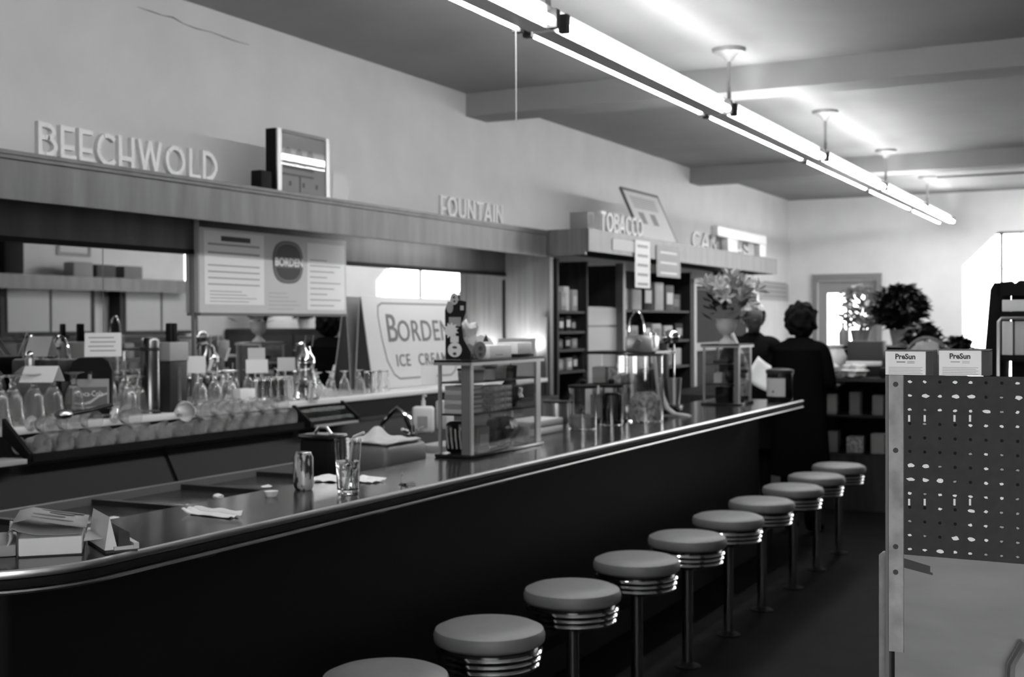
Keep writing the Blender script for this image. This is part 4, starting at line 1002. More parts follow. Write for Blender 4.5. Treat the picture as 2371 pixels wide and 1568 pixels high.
card('handwritten white note standing on top of the cola dispenser', 202, 776, 274, 828, -4.2, .35, PAPER, lines=4, base=zt2+.001, tent=True)
# black bracketed price stands: round tent cards on gourd-like dispensers at the left
t = thing('syrup_dispenser', 'dark rounded syrup dispenser behind the first glasses', 'dispenser', (-4.33, P(70, 960, x=-4.33).y, SZ2))
B().lathe([(0, 0), (.075, 0), (.08, .01), (.085, .14), (.07, .2), (.03, .235), (0, .24)], 28).build('body', INK2, t)
B().tube([(0, 0, .235), (0, 0, .27)], .02, 10).build('neck', STEEL, t); b = B(); lump(b, (0, 0, .285), (.02, .02, .018), 1, .02); b.build('knob', CHROME, t)
card('white tent card leaning in front of the syrup dispenser', 48, 843, 118, 886, -4.13, .75, PAPER, rz=HA-.3, tent=True)
card('grey tent card behind the white one on the syrup dispenser', 58, 778, 106, 826, -4.3, .6, PAPER3, rz=HA-.3, tent=True)
# hooped napkin / straw stand with chrome arch
t = thing('chrome_arch_stand', 'dark stand with a chrome arch handle left of the cola dispenser', 'stand', (-4.38, P(140, 900, x=-4.38).y, SZ2))
B().box(-.06, .06, -.07, .07, 0, .26, .015).build('body', DGREY, t)
B().box(.0605, .062, -.05, .05, .06, .16).build('label', CARDG, t)
B().tube([(.055*math.cos(PI*i/14), 0, .2605+.1*math.sin(PI*i/14)) for i in range(15)], .008, 8).build('arch_handle', CHROME, t)
b = B(); lump(b, (-.055, 0, .275), (.016, .016, .016), 1, .01); b.build('knob', CHROME, t)
# chrome draft columns
for i, (px, r_, h_) in enumerate(((352, .045, .34), (400, .05, .3))):
    q = P(px, 950, x=-4.14)
    t = thing('draft_column', ['tall round steel draft column beside the cola dispenser', 'square dark draft tower right of the steel column'][i], 'soda tower', (-4.15+.0*i, q.y, SZ2))
    if i == 0:
        B().lathe([(0, 0), (r_*1.1, 0), (r_*1.1, .012), (r_, .018), (r_, h_), (r_*.85, h_+.012), (0, h_+.015)], 28).build('column', DSTEEL, t)
        B().lathe([(r_+.0005, h_*.86), (r_+.003, h_*.86), (r_+.003, h_*.9), (r_+.0005, h_*.9)], 28).build('collar', DGREY, t)
    else:
        B().box(-.05, .05, -.06, .06, 0, h_-.06, .008).build('column', DGREY, t)
        B().box(-.055, .055, -.065, .065, h_-.0595, h_+.03, .006).build('head', PAPER3, t)
        B().box(.012, .04, -.05, -.03, h_+.0305, h_+.12, .006).build('tap_lever', BLACK, t)
        B().box(-.03, .0, .02, .05, h_+.0305, h_+.12, .006).build('tap_lever', BLACK, t)
        B().box(.0505, .053, -.012, .012, .05, h_-.09).build('chrome_strip', CHROME, t)
card('small white card beside the square draft tower', 436, 828, 474, 864, -4.12, .2, PAPER)
# leaning menu cards near the middle (behind glasses)
card('white price card tilted above the middle glasses', 576, 775, 612, 805, -4.36, .3, PAPER2, base=1.36)
card('white price card tilted below the upper one', 572, 812, 618, 842, -4.3, .3, PAPER, base=1.3)
card('white price card left of the water pitcher', 645, 806, 682, 836, -4.33, .3, PAPER2, base=1.3)
for i, px in enumerate((594, 664)):
    q = P(px, 880, x=-4.38)
    t = thing('card_stand', ['wire stand behind the tumblers carrying price cards, left one', 'wire stand behind the tumblers carrying price cards, right one'][i], 'stand', (-4.39, q.y, SZ2), group='wire card stands')
    B().lathe([(0, 0), (.035, 0), (.035, .006), (0, .01)], 16).build('base', BLACKG, t)
    B().tube([(0, 0, .008), (0, 0, .2)], .004, 6).build('wire', STEEL, t)
# tall chrome pitcher / siphon tower
q = P(712, 918, x=-4.12)
t = thing('glass_siphon', 'tall flared clear siphon with chrome head on the white shelf', 'siphon', (-4.13, q.y, SZ2))
B().lathe([(0, 0), (.07, 0), (.072, .01), (.058, .1), (.045, .17), (.05, .2), (.046, .2), (.041, .17), (.053, .1), (.064, .012), (0, .01)], 28).build('vessel', GLASS, t)
B().lathe([(0, .2005), (.052, .2005), (.05, .23), (.03, .26), (.026, .29), (0, .29)], 24).build('head', CHROME, t)
B().tube([(0, .0, .28), (0, -.03, .31), (0, -.09, .3), (0, -.1, .27)], .009, 8).build('spout', CHROME, t)
for k in range(2): B().tube([(.02-.05*k, .03, .29), (.025-.05*k, .04, .35)], .005, 6).build('lever', CHROME, t)
for k in range(6): 
    b = B(); lump(b, (.05*math.cos(k*1.05), .05*math.sin(k*1.05), .09+.02*(k % 2)), (.012, .012, .012), 1, .02); b.build('cut_facet', CHROME, t)
# folded white napkin stack right of siphon
q = P(745, 860, x=-4.3)
tag(B().lathe([(0, 0), (.05, 0), (.058, .03), (.03, .07), (0, .075)], 18).build('white_bowl', WPLAS, loc=(-4.34, q.y, SZ2+.001)), 'white covered bowl behind the siphon', 'bowl')
# ice cream tent sign, its rear leaf leaning on the mirror
XS = -4.31
y0, y1 = P(866, 890, x=XS).y, P(1088, 890, x=XS).y
zs = SZ2
t = thing('ice_cream_sign', 'white BORDEN ICE CREAM tent sign standing on the shelf', 'sign', (XS, y0, zs)); Ls = y1-y0; Hs = P(866, 684, x=XS-.06).z-zs
le = math.radians(9)
RS = Matrix.Rotation(-le, 3, 'Y')
U = Vector((0, 1, 0)); V = RS @ Vector((0, 0, 1)); N = RS @ Vector((1, 0, 0))
b = B(); b.prism([(0, .002), (Ls, .002), (Ls, Hs), (0, Hs)], .006, (Vector((-.006, 0, 0)), U, V, N)); b.build('front_board', PAPER2, t, smooth=False)
top = V*Hs
b = B(); b.prism([(-.14, .002), (-.008, .002), (top.x-.008, Hs*.98), (top.x-.014, Hs*.98)], .004, ((0, .004, 0), (1, 0, 0), (0, 0, 1), (0, 1, 0))); b.build('side_gusset', DGREY, t, smooth=False)
rv = Vector((top.x-.015, 0, Hs*.985))-Vector((-.146, 0, .002))
b = B(); b.prism([(0, 0), (Ls, 0), (Ls, rv.length), (0, rv.length)], .005, (Vector((-.146, 0, .002)), U, rv.normalized(), U.cross(rv.normalized()))); b.build('rear_board', PAPER2, t, smooth=False)
# outline shield
def ring(b, pts, wdt, fr, d):
    c = Vector((sum(p[0] for p in pts)/len(pts), sum(p[1] for p in pts)/len(pts))); n = len(pts)
    for i in range(n):
        a, e = Vector(pts[i]), Vector(pts[(i+1) % n]); dd = (e-a)
        if dd.length < 1e-6: continue
        dd.normalize(); nn = Vector((-dd.y, dd.x))*wdt/2
        b.prism([a-nn-dd*wdt*.3, e-nn+dd*wdt*.3, e+nn+dd*wdt*.3, a+nn-dd*wdt*.3], d, fr)
u0, u1 = .13*Ls, .93*Ls
sh = [(u0+.06, Hs*.93), (u1-.06, Hs*.93), (u1-.015, Hs*.9), (u1, Hs*.8), (u1-.01, Hs*.55), (u1-.04, Hs*.3), (u1-.1, Hs*.15), (u1-.16, Hs*.1), (u0+.16, Hs*.1), (u0+.1, Hs*.15), (u0+.04, Hs*.3), (u0+.01, Hs*.55), (u0, Hs*.8), (u0+.015, Hs*.9)]
b = B(); ring(b, sh, .013, (N*.0005, U, V, N), .001); b.build('outline', CARDG, t, smooth=False)
FT = (N*.0008, U, V, N)
text('sign_text', 'B', FT, u0+.07, Hs*.51, Hs*.44, INK2, t, sx=.95, ext=.0006, bold=.001)
text('sign_text', 'ORDEN', FT, u0+.2, Hs*.51, Hs*.34, INK2, t, sx=.98, ext=.0006, bold=.001, spacing=1.05)
text('sign_text', 'ICE', FT, u0+.14, Hs*.235, Hs*.19, INK2, t, sx=1.0, ext=.0006, bold=.001, spacing=1.1)
text('sign_text', 'CREAM', FT, u0+.14+Hs*.46, Hs*.235, Hs*.19, INK2, t, sx=1.0, ext=.0006, bold=.001, spacing=1.1)
card('white tent card at the foot of the ice cream sign', 975, 850, 1008, 890, -4.1, .3, PAPER, rz=HA-.3, tent=True)
# low lamp under the shelf end that lights the end panel
t = thing('shelf_lamp', 'small strip lamp low at the niche end behind the sweets case', 'lamp', (-4.25, 8.40, SZ2))
B().box(-.14, .14, -.03, .03, 0, .24, .005).build('lamp_base', DGREY, t)
B().tube([(-.12, .0, .256), (.1, 0, .256)], .012, 10).build('tube', TUBE3, t)
b = B(); b.prism([(-.15, 0), (.15, 0), (.17, .3), (-.15, .3)], .004, ((0, -.0305, 0), (1, 0, 0), (0, 0, 1), (0, -1, 0))); b.build('shade', PAPER3, t, smooth=False)
t = thing('stepped_panel', 'stepped dark wood panel against the niche end', 'panel', (-4.16, 8.55, SZ2))
b = B(); b.prism([(.085, 0), (.085, .46), (.04, .46), (.03, .42), (.0, .42), (-.0, .3), (-.05, .28), (-.06, .2), (-.18, .18), (-.22, .12), (-.22, 0)], .02, ((0, 0, 0), (1, 0, 0), (0, 0, 1), (0, -1, 0))); b.build('board', WOOD2, t, smooth=False)
# ================================================================== tobacco shelves under the projecting canopy
def shelf_unit(name, lab, y0, y1, levels, x0=XL+.002, x1=-4.06, zt=2.06, m_=WDARK):
    o = (x0, y0, 0); t = thing(name, lab, 'shelf unit', o)
    B(o).box(x0, x0+.02, y0, y1, 0, zt).build('back_board', BLACK, t, smooth=False)
    for yy in (y0, y1-.03): B(o).box(x0+.021, x1, yy, yy+.03, 0, zt).build('side_board', m_, t, smooth=False)
    for z in levels: B(o).box(x0+.021, x1-.01, y0+.031, y1-.031, z-.02, z).build('shelf', m_, t, smooth=False)
    return t
LV = [.9, 1.2, 1.42, 1.64, 1.8]
yA0, yA1 = 8.7, P(1362, 700, x=-4.06).y
yB1 = P(1437, 700, x=-4.06).y; yC1 = P(1601, 700, x=-4.06).y; yD1 = min(P(1735, 700, x=-4.06).y, 13.8)
shelf_unit('cigarette_shelves', 'narrow dark shelf bay of packets right of the end panel', yA0, yA1, [.9, 1.19, 1.36, 1.5, 1.66])
shelf_unit('tobacco_shelves', 'wide dark shelf bay of boxes behind the chrome caddy', yB1+.05, yC1, [.9, 1.15, 1.4, 1.68])
def goods(nm, lab, grp, y0, y1, z, n, seed, x1=-4.1, hh=(.08, .14), mats=(PAPER2, PAPER3, INK, CARDG, BLACK)):
    r = random.Random(seed); y = y0
    for k in range(n):
        wd = (y1-y0)/n*.82; h = r.uniform(*hh)
        pack(nm, '%s, %s from the left' % (lab, ORD[k]), (x1-.05-r.random()*.04, y+wd/2, z), (.09, wd, h), r.choice(mats), group=grp, stripe=r.choice((PAPER2, INK2, PAPER3)))
        y += (y1-y0)/n
for k, (z, h) in enumerate(((1.19, .12), (1.36, .11), (1.5, .13), (1.66, .2))):
    goods('cigarette_packet', 'packet in the narrow bay, %s shelf up' % ORD[k], 'packets in the narrow bay', yA0+.05, yA1-.05, z, 4, k+1, hh=(h*.7, h))
for k, (z, h) in enumerate(((1.15, .2), (1.4, .2), (1.68, .3))):
    goods('tobacco_box', 'box in the wide bay, %s shelf up' % ORD[k], 'boxes in the wide bay', yB1+.12, yC1-.05, z, 6, k+11, hh=(h*.5, h))
# grey cabinet door with a paper note
t = thing('grey_cabinet', 'pale grey cabinet with a pinned sheet between the shelf bays', 'cabinet', (-4.2, yA1, 0)); o = (-4.2, yA1, 0)
B(o).box(XL+.003, -4.1, yA1+.02, yB1-.02, 0, 1.7).build('body', MGREY, t, smooth=False)
B(o).box(-4.0995, -4.085, yA1+.03, yB1-.03, .1, 1.53).build('door', LGREY, t, smooth=False)
B(o).box(-4.0995, -4.085, yA1+.03, yB1-.03, 1.545, 1.69).build('upper_door', LGREY, t, smooth=False)
B(o).tube([(-4.075, yB1-.08, 1.1), (-4.06, yB1-.08, 1.1), (-4.06, yB1-.08, 1.22), (-4.075, yB1-.08, 1.22)], .006, 6).build('handle', STEEL, t)
tag(B((-4.06, yB1+.02, 0)).box(-4.1, -4.03, yB1-.015, yB1+.045, 0, 2.075).build('wood_post', WOOD2), 'plain wood post between cabinet and wide shelf bay', 'post')
# framed dark display panel behind the vase
t = thing('framed_panel', 'dark framed display panel behind the silk lilies', 'panel', (-4.06, yC1, 1.0)); o = (-4.06, yC1, 1.0)
B(o).box(XL+.003, -4.08, yC1+.03, yD1, 0, 2.0).build('panel', BLACK, t, smooth=False)
B(o).box(-4.0795, -4.04, yC1+.03, yC1+.1, 0, 2.0).box(-4.0795, -4.04, yC1+.101, yD1, 1.93, 2.0).build('frame', LGREY, t, smooth=False)
B(o).box(-4.0795, -4.04, yC1+.101, yD1, 1.28, 1.36).build('cross_rail', PAPER3, t, smooth=False)
# ================================================================== beyond the counter end
# posters by the far corner
a, c = P(1760, 652, x=XL+.006), P(1856, 700, x=XL+.006)
t = thing('wall_poster', 'pale lined notice sheet on the left wall near the far door', 'poster', (XL+.005, a.y, c.z)); Lp = min(c.y, YF-.05)-a.y
b = B(); rect(b, FX((0, 0, 0)), 0, Lp, 0, a.z-c.z, .003); b.build('sheet', PAPER3, t, smooth=False)
b = B()
for k in range(4): rect(b, FX((.0032, 0, 0)), Lp*.1, Lp*.9, .05+.06*k, .07+.06*k, .0008)
b.build('print', CARDG, t, smooth=False)
for k in range(2):
    q = P(1744, 655+k*30, x=-4.05)
    tag(B().box(-.03, .03, -.04, .04, 0, .14, .01).build('hanging_bag', WPLAS, loc=(-4.0, 13.885, 1.74-.19*k)), '%s bright white packet hung beside the framed panel' % ['upper', 'lower'][k], 'packet', 'white packets beside the framed panel')
tag(B().tube([(0, 0, 0), (0, 0, .62)], .004, 6).build('hanger_wire', STEEL, loc=(-4.035, 13.885, 1.485)), 'wire carrying the white packets beside the panel', 'wire')
# far glass showcase
SX0, SX1, SY0, SY1, SH = -2.75, -.9, 10.5, 11.1, 1.1
t = thing('showcase', 'glass fronted showcase on a dark base beyond the stools', 'showcase', (-1.9, 10.5, 0)); o = (-1.9, 10.5, 0)
B(o).box(SX0, SX1, SY0+.02, SY1, 0, .46).build('base', WDARK, t, smooth=False)
B(o).box(SX0, SX1, SY0, SY1, SH-.03, SH).build('top', DGREY, t, smooth=False)
for xx in (SX0, SX1-.03):
    for yy in (SY0, SY1-.03): B(o).box(xx, xx+.03, yy, yy+.03, .4602, SH-.0302).build('post', DGREY, t, smooth=False)
B(o).box(SX0+.03, SX1-.03, SY0+.01, SY0+.015, .4602, SH-.0302).build('front_glass', PANE, t, smooth=False)
B(o).box(SX0+.03, SX1-.03, SY1-.02, SY1-.01, .4602, SH-.0302).build('back_board', BLACK, t, smooth=False)
B(o).box(SX0+.031, SX1-.031, SY0+.03, SY1-.03, .77, .785).build('shelf', DGREY, t, smooth=False)
rng = random.Random(21)
for j, z in enumerate((.4605, .7855)):
    for k in range(9):
        s = (rng.uniform(.08, .15), .12, rng.uniform(.08, .2))
        pack('boxed_gift', 'gift on the %s of the far showcase, %s from the left' % (['bottom', 'shelf'][j], ORD[k]), (SX0+.15+.19*k, SY0+.2, z), s, rng.choice((PAPER3, BAGD, INK, CARDG, MIXW, BLACK)), group='gifts inside the far showcase')
# on the showcase
def on_top(px): return P(px, 880, y=SY0+.25).x
t = thing('tissue_parcel', 'pale rounded parcel at the left end of the far showcase top', 'parcel', (on_top(1925)-.05, SY0+.16, SH+.001))
lump(B(), (0, 0, .065), (.14, .12, .066), 5, .1).build('parcel', PAPER2, t)
t = thing('white_bag', 'bright white crumpled bag on the far showcase top', 'bag', (on_top(1985), SY0+.14, SH+.001))
lump(B(), (0, 0, .055), (.11, .12, .056), 8, .2).build('bag_body', WPLAS, t); B().box(-.1, .2, .1, .16, .09, .13, .01).build('bag_flap', WPLAS, t)
tag(B().box(-.1, .1, -.1, .12, 0, .09, .03).build('black_bag', BLACK, loc=(on_top(2050)+.08, SY0+.14, SH+.001)), 'black bag on the showcase top behind the pegboard fixture', 'bag')
# plant stand and plants further back
t = thing('side_table', 'tall dark pedestal table behind the showcase carrying plants', 'table', (-2.3, 12.3, 0)); 
B().box(-.42, .42, -.3, .3, 1.31, 1.34, .006).build('table_top', BLACKG, t)
for sx in (-1, 1):
    for sy in (-1, 1): B().box(sx*.36-.02, sx*.36+.02, sy*.24-.02, sy*.24+.02, 0, 1.3095).build('leg', BLACK, t)
B().box(-.33, .33, -.2, .2, .35, 1.305, .02).build('cupboard', BLACK, t)
t = thing('white_jar', 'white rounded jar standing left under the plants', 'jar', (-2.36, 12.0, 1.12-.02))  # plain lidded jar, gives no light
t.location = (-2.46, 10.95, SH+.001)
B().lathe([(0, 0), (.07, 0), (.1, .08), (.11, .16), (.07, .235), (.05, .245), (0, .245)], 24).build('jar_body', WPLAS, t)
B().lathe([(0, .2455), (.08, .2455), (.085, .262), (0, .275)], 20).build('lid', PAPER, t)
def plant(nm, lab, loc, r, h, n, seed, potm=PAPER3, leafm=LEAFD, pot=.1, ls=.09, blooms=0):
    t = thing(nm, lab, 'plant', loc); rr = random.Random(seed)
    B().lathe([(0, 0), (pot*.7, 0), (pot, pot*1.5), (pot*.9, pot*1.5), (pot*.85, pot*1.3), (0, pot*1.3)], 20).build('pot', potm, t)
    b = B(); st = B()
    for k in range(n):
        a = rr.random()*2*PI; el = math.asin(rr.uniform(-.9, 1)); q = r*(.4+.6*rr.random()**.5)
        c = Vector((q*math.cos(el)*math.cos(a), q*math.cos(el)*math.sin(a), pot*1.4+h*.5+h*.5*math.sin(el)))
        d = Vector((math.cos(a+rr.random()-.5), math.sin(a+rr.random()-.5), rr.random()*1.2-.5)).normalized()*ls*(.6+.6*rr.random()); s = d.cross(Vector((rr.random()-.5, rr.random()-.5, 1))).normalized()*ls*.35
        m1 = c+d*.2+Vector((0, 0, ls*.12))
        b.bm.faces.new([b.v(c-d), b.v(m1+s), b.v(c+d), b.v(m1-s)])
        if k % 9 == 0: st.tube([(0, 0, pot*1.2), (c.x*.5, c.y*.5, c.z*.6), c], .005, 4)
    tag(b.build('leaves', leafm, t, smooth=False), None, None, kind='stuff'); st.build('stems', leafm, t)
    for k in range(blooms):
        a = rr.random()*2*PI; el = rr.random()*1.3
        o = link('bloom', pm, None, t, (r*math.cos(el)*math.cos(a), r*math.cos(el)*math.sin(a), pot*1.4+h*.5+h*.5*math.sin(el))); o.rotation_euler = (rr.random()*2, rr.random()*2, 0)
    return t
plant('potted_plant', 'large dark leafy plant behind the far showcase', (-2.13, 12.25, 1.341), .24, .42, 620, 1, pot=.1, blooms=3)
plant('potted_plant', 'smaller dark plant right of the large leafy one', (-1.5, 12.2, 1.3), .15, .3, 160, 2, pot=.1).location = (-1.72, 10.95, SH+.001)
plant('potted_plant', 'short plant in a pale pot nearest the far wall', (0, 0, 0), .12, .2, 110, 3, pot=.09, potm=PAPER2).location = (-1.42, 10.92, SH+.001)
plant('potted_plant', 'white blooming plant before the far door', (0, 0, 0), .2, .42, 180, 4, leafm=LEAFP, pot=.1, blooms=14).location = (-2.5, 12.25, 1.341)
for k, (px, h_) in enumerate(((1952, .26),)):
    q = P(px, 760, y=12.05)
    t = thing('display_bottle', 'slim grey bottle left of the blooming plant', 'bottle', (q.x, 12.05, 1.341), group=None)
    B().lathe([(0, 0), (.04, 0), (.042, .12), (.015, .17), (.013, h_*.75), (0, h_*.75)], 16).build('bottle', [GPLAS, LGREY, INK2][k], t); B().lathe([(0, h_*.7505), (.016, h_*.7505), (.016, h_*.85), (0, h_*.85)], 12).build('cap', DGREY, t)
# gift basket with cellophane, bow ribbon
t = thing('gift_basket', 'wicker gift basket with a tall handle wrapped in film behind the fixture', 'basket', (-1.1, 9.2, 0))
t.location = (-1.64, 10.66, SH+.001)
B().lathe([(0, 0), (.13, 0), (.18, .13), (.17, .13), (.125, .01), (0, .01)], 24).build('basket', CARDG, t)
B().tube([(.175*math.cos(PI*i/16), 0, .13+.2*math.sin(PI*i/16)) for i in range(17)], .012, 8).build('handle', INK2, t)
b = B(); lump(b, (0, 0, .16), (.15, .13, .13), 6, .2); b.build('cellophane', PAPER3, t)
for k in range(3):
    tag(B().lathe([(0, 0), (.035, 0), (.038, .14), (.02, .17), (.018, .2), (0, .2)], 16).build('toiletry_bottle', [PAPER2, LGREY, PAPER3][k], loc=(-1.98+.085*k, SY0+.5, SH+.001)), 'pale bottle between the plants on the showcase, %s from the left' % ORD[k], 'bottle', 'bottles among the plants')
pack('dark_gift_box', 'square dark gift box in the middle of the far showcase top', (-2.18, 10.95, SH+.0005), (.3, .18, .3), INK, group=None, cat='box', stripe=BLACK)
# low cabinet behind people (counter return)
tag(B().box(-3.9, -3.2, 10.2, 12.6, 0, .95, .01).build('low_cabinet', WDARK), 'low dark cabinet behind the cashier', 'cabinet')

# ================================================================== people
def figure(name, lab, loc, rz, joints, edges, paint, mats_):
    me = bpy.data.meshes.new(name); names = list(joints)
    me.from_pydata([joints[n][0] for n in names], [(names.index(a), names.index(c)) for a, c in edges], [])
    o = bpy.data.objects.new('tmp', me); COL.objects.link(o)
    sk = o.modifiers.new('skin', 'SKIN'); sk.use_smooth_shade = True; sk.branch_smoothing = .6
    for i, n in enumerate(names):
        r = joints[n][1]; r = r if isinstance(r, tuple) else (r, r)
        me.skin_vertices[0].data[i].radius = r; me.skin_vertices[0].data[i].use_root = (n == 'pelvis')
    ss = o.modifiers.new('sub', 'SUBSURF'); ss.levels = 2; ss.render_levels = 2
    dg = bpy.context.evaluated_depsgraph_get(); dg.update()
    m2 = bpy.data.meshes.new_from_object(o.evaluated_get(dg)); m2.name = name
    bpy.data.objects.remove(o)
    m2.materials.clear()
    for q in mats_: m2.materials.append(q)
    for p in m2.polygons: p.material_index = paint(p.center); p.use_smooth = True
    ob = bpy.data.objects.new(name, m2); COL.objects.link(ob); ob.location = loc; ob.rotation_euler = (0, 0, rz)
    return tag(ob, lab, 'person')
def hand(j, e, wrist, d, side):
    """five finger chains rooted in the palm; d = direction the hand points"""
    w, d = Vector(wrist), Vector(d).normalized(); s = d.cross(Vector((0, 0, 1))).normalized()*side
    j['palm'+str(side)] = (tuple(w+d*.05), (.032, .018)); e.append(('wrist'+str(side), 'palm'+str(side)))
    for k, (off, L) in enumerate(((-.03, .06), (-.011, .075), (.009, .07), (.028, .055))):
        a = w+d*.085+s*off; q = a+d*L*.55+Vector((0, 0, -.012)); r = q+d*L*.4+Vector((0, 0, -.028))
        for nn, pp, rr in ((f'f{k}a{side}', a, .0105), (f'f{k}b{side}', q, .009), (f'f{k}c{side}', r, .0075)): j[nn] = (tuple(pp), rr)
        e += [('palm'+str(side), f'f{k}a{side}'), (f'f{k}a{side}', f'f{k}b{side}'), (f'f{k}b{side}', f'f{k}c{side}')]
    a = w+d*.03-s*.04; q = a+d*.045-s*.012
    j['th'+str(side)] = (tuple(a), .011); j['ti'+str(side)] = (tuple(q), .009); e += [('palm'+str(side), 'th'+str(side)), ('th'+str(side), 'ti'+str(side))]
def body(hgt, lean, arms, head_dx=(0, 0), sh=.18, fat=1.0):
    k = hgt/1.7; L = lambda z: Vector((0, -lean*max(0, z-.95)/.6, z))
    j, e = {}, []
    def add(n, p, r, pr=None):
        j[n] = (tuple(Vector(p)*k), r if isinstance(r, tuple) else r)
        if pr: e.append((pr, n))
    add('pelvis', L(.95), (.155*fat, .12*fat)); add('belly', L(1.08), (.15*fat, .115*fat), 'pelvis'); add('chest', L(1.27), (.165*fat, .12*fat), 'belly')
    add('collar', L(1.42), (.11, .085), 'chest'); add('neck', L(1.48)+Vector((head_dx[0]*.3, head_dx[1]*.3, 0)), .05, 'collar')
    add('jaw', L(1.535)+Vector((head_dx[0]*.7, head_dx[1]*.7-.01, 0)), (.058, .062), 'neck'); add('skull', L(1.62)+Vector((head_dx[0], head_dx[1], 0)), (.075, .088), 'jaw'); add('crown', L(1.67)+Vector((head_dx[0], head_dx[1]+.01, 0)), (.055, .06), 'skull')
    for s in (-1, 1):
        add('hip%d' % s, (s*.095, 0, .88), .095*fat, 'pelvis'); add('knee%d' % s, (s*.1, -.015, .5), .06, 'hip%d' % s); add('ankle%d' % s, (s*.1, .02, .09), .04, 'knee%d' % s)
        add('heel%d' % s, (s*.1, .0, .045), .04, 'ankle%d' % s); add('toe%d' % s, (s*.11, -.17, .03), .03, 'heel%d' % s)
        el, wr, d = arms[s]
        add('shoulder%d' % s, L(1.4)+Vector((s*sh, 0, -.01)), .068*fat, 'collar'); add('elbow%d' % s, el, .05*fat, 'shoulder%d' % s); add('wrist%d' % s, wr, .033, 'elbow%d' % s)
        hand(j, e, Vector(wr)*k, d, s)
    return j, e
# customer seen from behind (she faces away: +Y)
pc = P(1855, 750, y=9.25)
arms = {-1: ((-.22, -.08, 1.12), (-.12, -.3, 1.1), (.4, -1, .1)), 1: ((.22, -.08, 1.12), (.12, -.3, 1.1), (-.4, -1, .1))}
j, e = body(1.665, .05, arms, sh=.175, fat=1.06)
person1 = figure('person', 'person in a long black coat with dark curly hair, seen from behind', (pc.x-.02, 9.25, 0), PI-.25, j, e,
    lambda c: 1 if (c.z > 1.47) or (c.y < -.31 and c.z > .9) else 0, [COAT, SKIN])
b = B(); b.lathe([(.235, .42), (.22, .7), (.2, .95), (.19, 1.1), (.205, 1.25), (.2, 1.36), (.1, 1.44), (.075, 1.45)], 28, sy=.72); b.build('coat', COAT, person1, loc=(0, -.02, 0))
def hair(parent, c, s, m_, seed, amp, cut=None, sub=4):
    b = B(); bmesh.ops.create_icosphere(b.bm, subdivisions=sub, radius=1); rr = random.Random(seed)
    ph = [(rr.random()*6, rr.random()*6, rr.uniform(5, 11)) for _ in range(5)]
    for v in b.bm.verts:
        f = 1+amp*sum(math.sin(v.co.x*w+a)*math.sin(v.co.y*w+q)*math.cos(v.co.z*w) for a, q, w in ph)/2
        v.co = Vector((v.co.x*s[0]*f, v.co.y*s[1]*f, v.co.z*s[2]*f))
    if cut: bmesh.ops.delete(b.bm, geom=[v for v in b.bm.verts if cut(v.co)], context='VERTS')
    return b.build('hair', m_, parent, loc=c)
hk = 1.665/1.7
hair(person1, (0, -.035, 1.615*hk), (.118, .125, .135), HAIRD, 4, .16, cut=lambda c: c.y < -.07 and c.z < .03)
# cashier facing the camera side, head bowed over papers
p2 = P(1752, 760, y=10.0)
arms = {-1: ((-.26, -.05, 1.1), (-.1, -.27, 1.08), (.5, -1, .2)), 1: ((.26, -.05, 1.1), (.1, -.27, 1.08), (-.5, -1, .2))}
j, e = body(1.7, .14, arms, head_dx=(0, -.07), sh=.175)
person2 = figure('person', 'grey-haired person in dark clothes holding a white sheet behind the counter end', (p2.x-.02, 9.95, 0), .35, j, e,
    lambda c: 1 if (c.z > 1.48) or (c.y < -.29 and c.z > .9) else 0, [COAT2, SKIN])
b = B(); b.lathe([(.2, .55), (.19, .8), (.18, .98), (.17, 1.1), (.185, 1.25), (.18, 1.36), (.1, 1.42)], 28, sy=.75); b.build('smock', COAT2, person2, loc=(0, -.03, 0))
hair(person2, (0, -.135, 1.625), (.1, .115, .115), HAIRG, 9, .1, cut=lambda c: c.y < -.055 and c.z < .03)
b = B(); b.tube([(0, -.262, 1.61), (0, -.285, 1.575), (0, -.265, 1.568)], [.008, .014, .01], 8); b.build('nose', SKIN, person2)
for s in (-1, 1):
    b = B(); lump(b, (s*.03, -.257, 1.613), (.012, .006, .007), 1, .02); b.build('eye', INK, person2)
    b = B(); lump(b, (s*.082, -.155, 1.6), (.01, .018, .028), 1, .05); b.build('ear', SKIN, person2)
b = B(); b.cbox((0, -.255, 1.535), (.04, .008, .007), .002); b.build('mouth', INK2, person2)
mw = person2.matrix_basis.copy(); bpy.context.view_layer.update()
hp = Matrix.Translation(person2.location) @ Matrix.Rotation(.35, 4, 'Z') @ Vector((0.05, -.36, 1.1))
q = P(1748, 822, y=9.5)
b = B(); n = 6
vs = [[b.v((-.12+.24*i/n, .02*math.sin(i*.7), -.11+.22*jj/n)) for jj in range(n+1)] for i in range(n+1)]
for i in range(n):
    for jj in range(n): b.bm.faces.new([vs[i][jj], vs[i+1][jj], vs[i+1][jj+1], vs[i][jj+1]])
o = b.build('paper_sheet', PAPER, loc=hp+Vector((.03, -.05, .05))); o.rotation_euler = (-.5, .6, .3); md = o.modifiers.new('thick', 'SOLIDIFY'); md.thickness = .0015
tag(o, 'white sheet held by the grey-haired person', 'paper')
o = B().tube([(0, 0, 0), (.06, 0, .09), (.12, 0, .2)], .017, 10).build('white_tube', WPLAS, loc=(0, 0, 0))
qa, qb = P(1722, 792, y=9.3), P(1692, 768, y=9.3)
o.location = (0, 0, 0); bpy.data.objects.remove(o)
qa = hp+Vector((-.06, -.03, .02)); qb = P(1692, 768, y=9.45)
tag(B(qa).tube([qa, qb], .016, 10).build('rolled_paper', PAPER), 'thin white rolled paper held up beside the vase', 'paper roll')

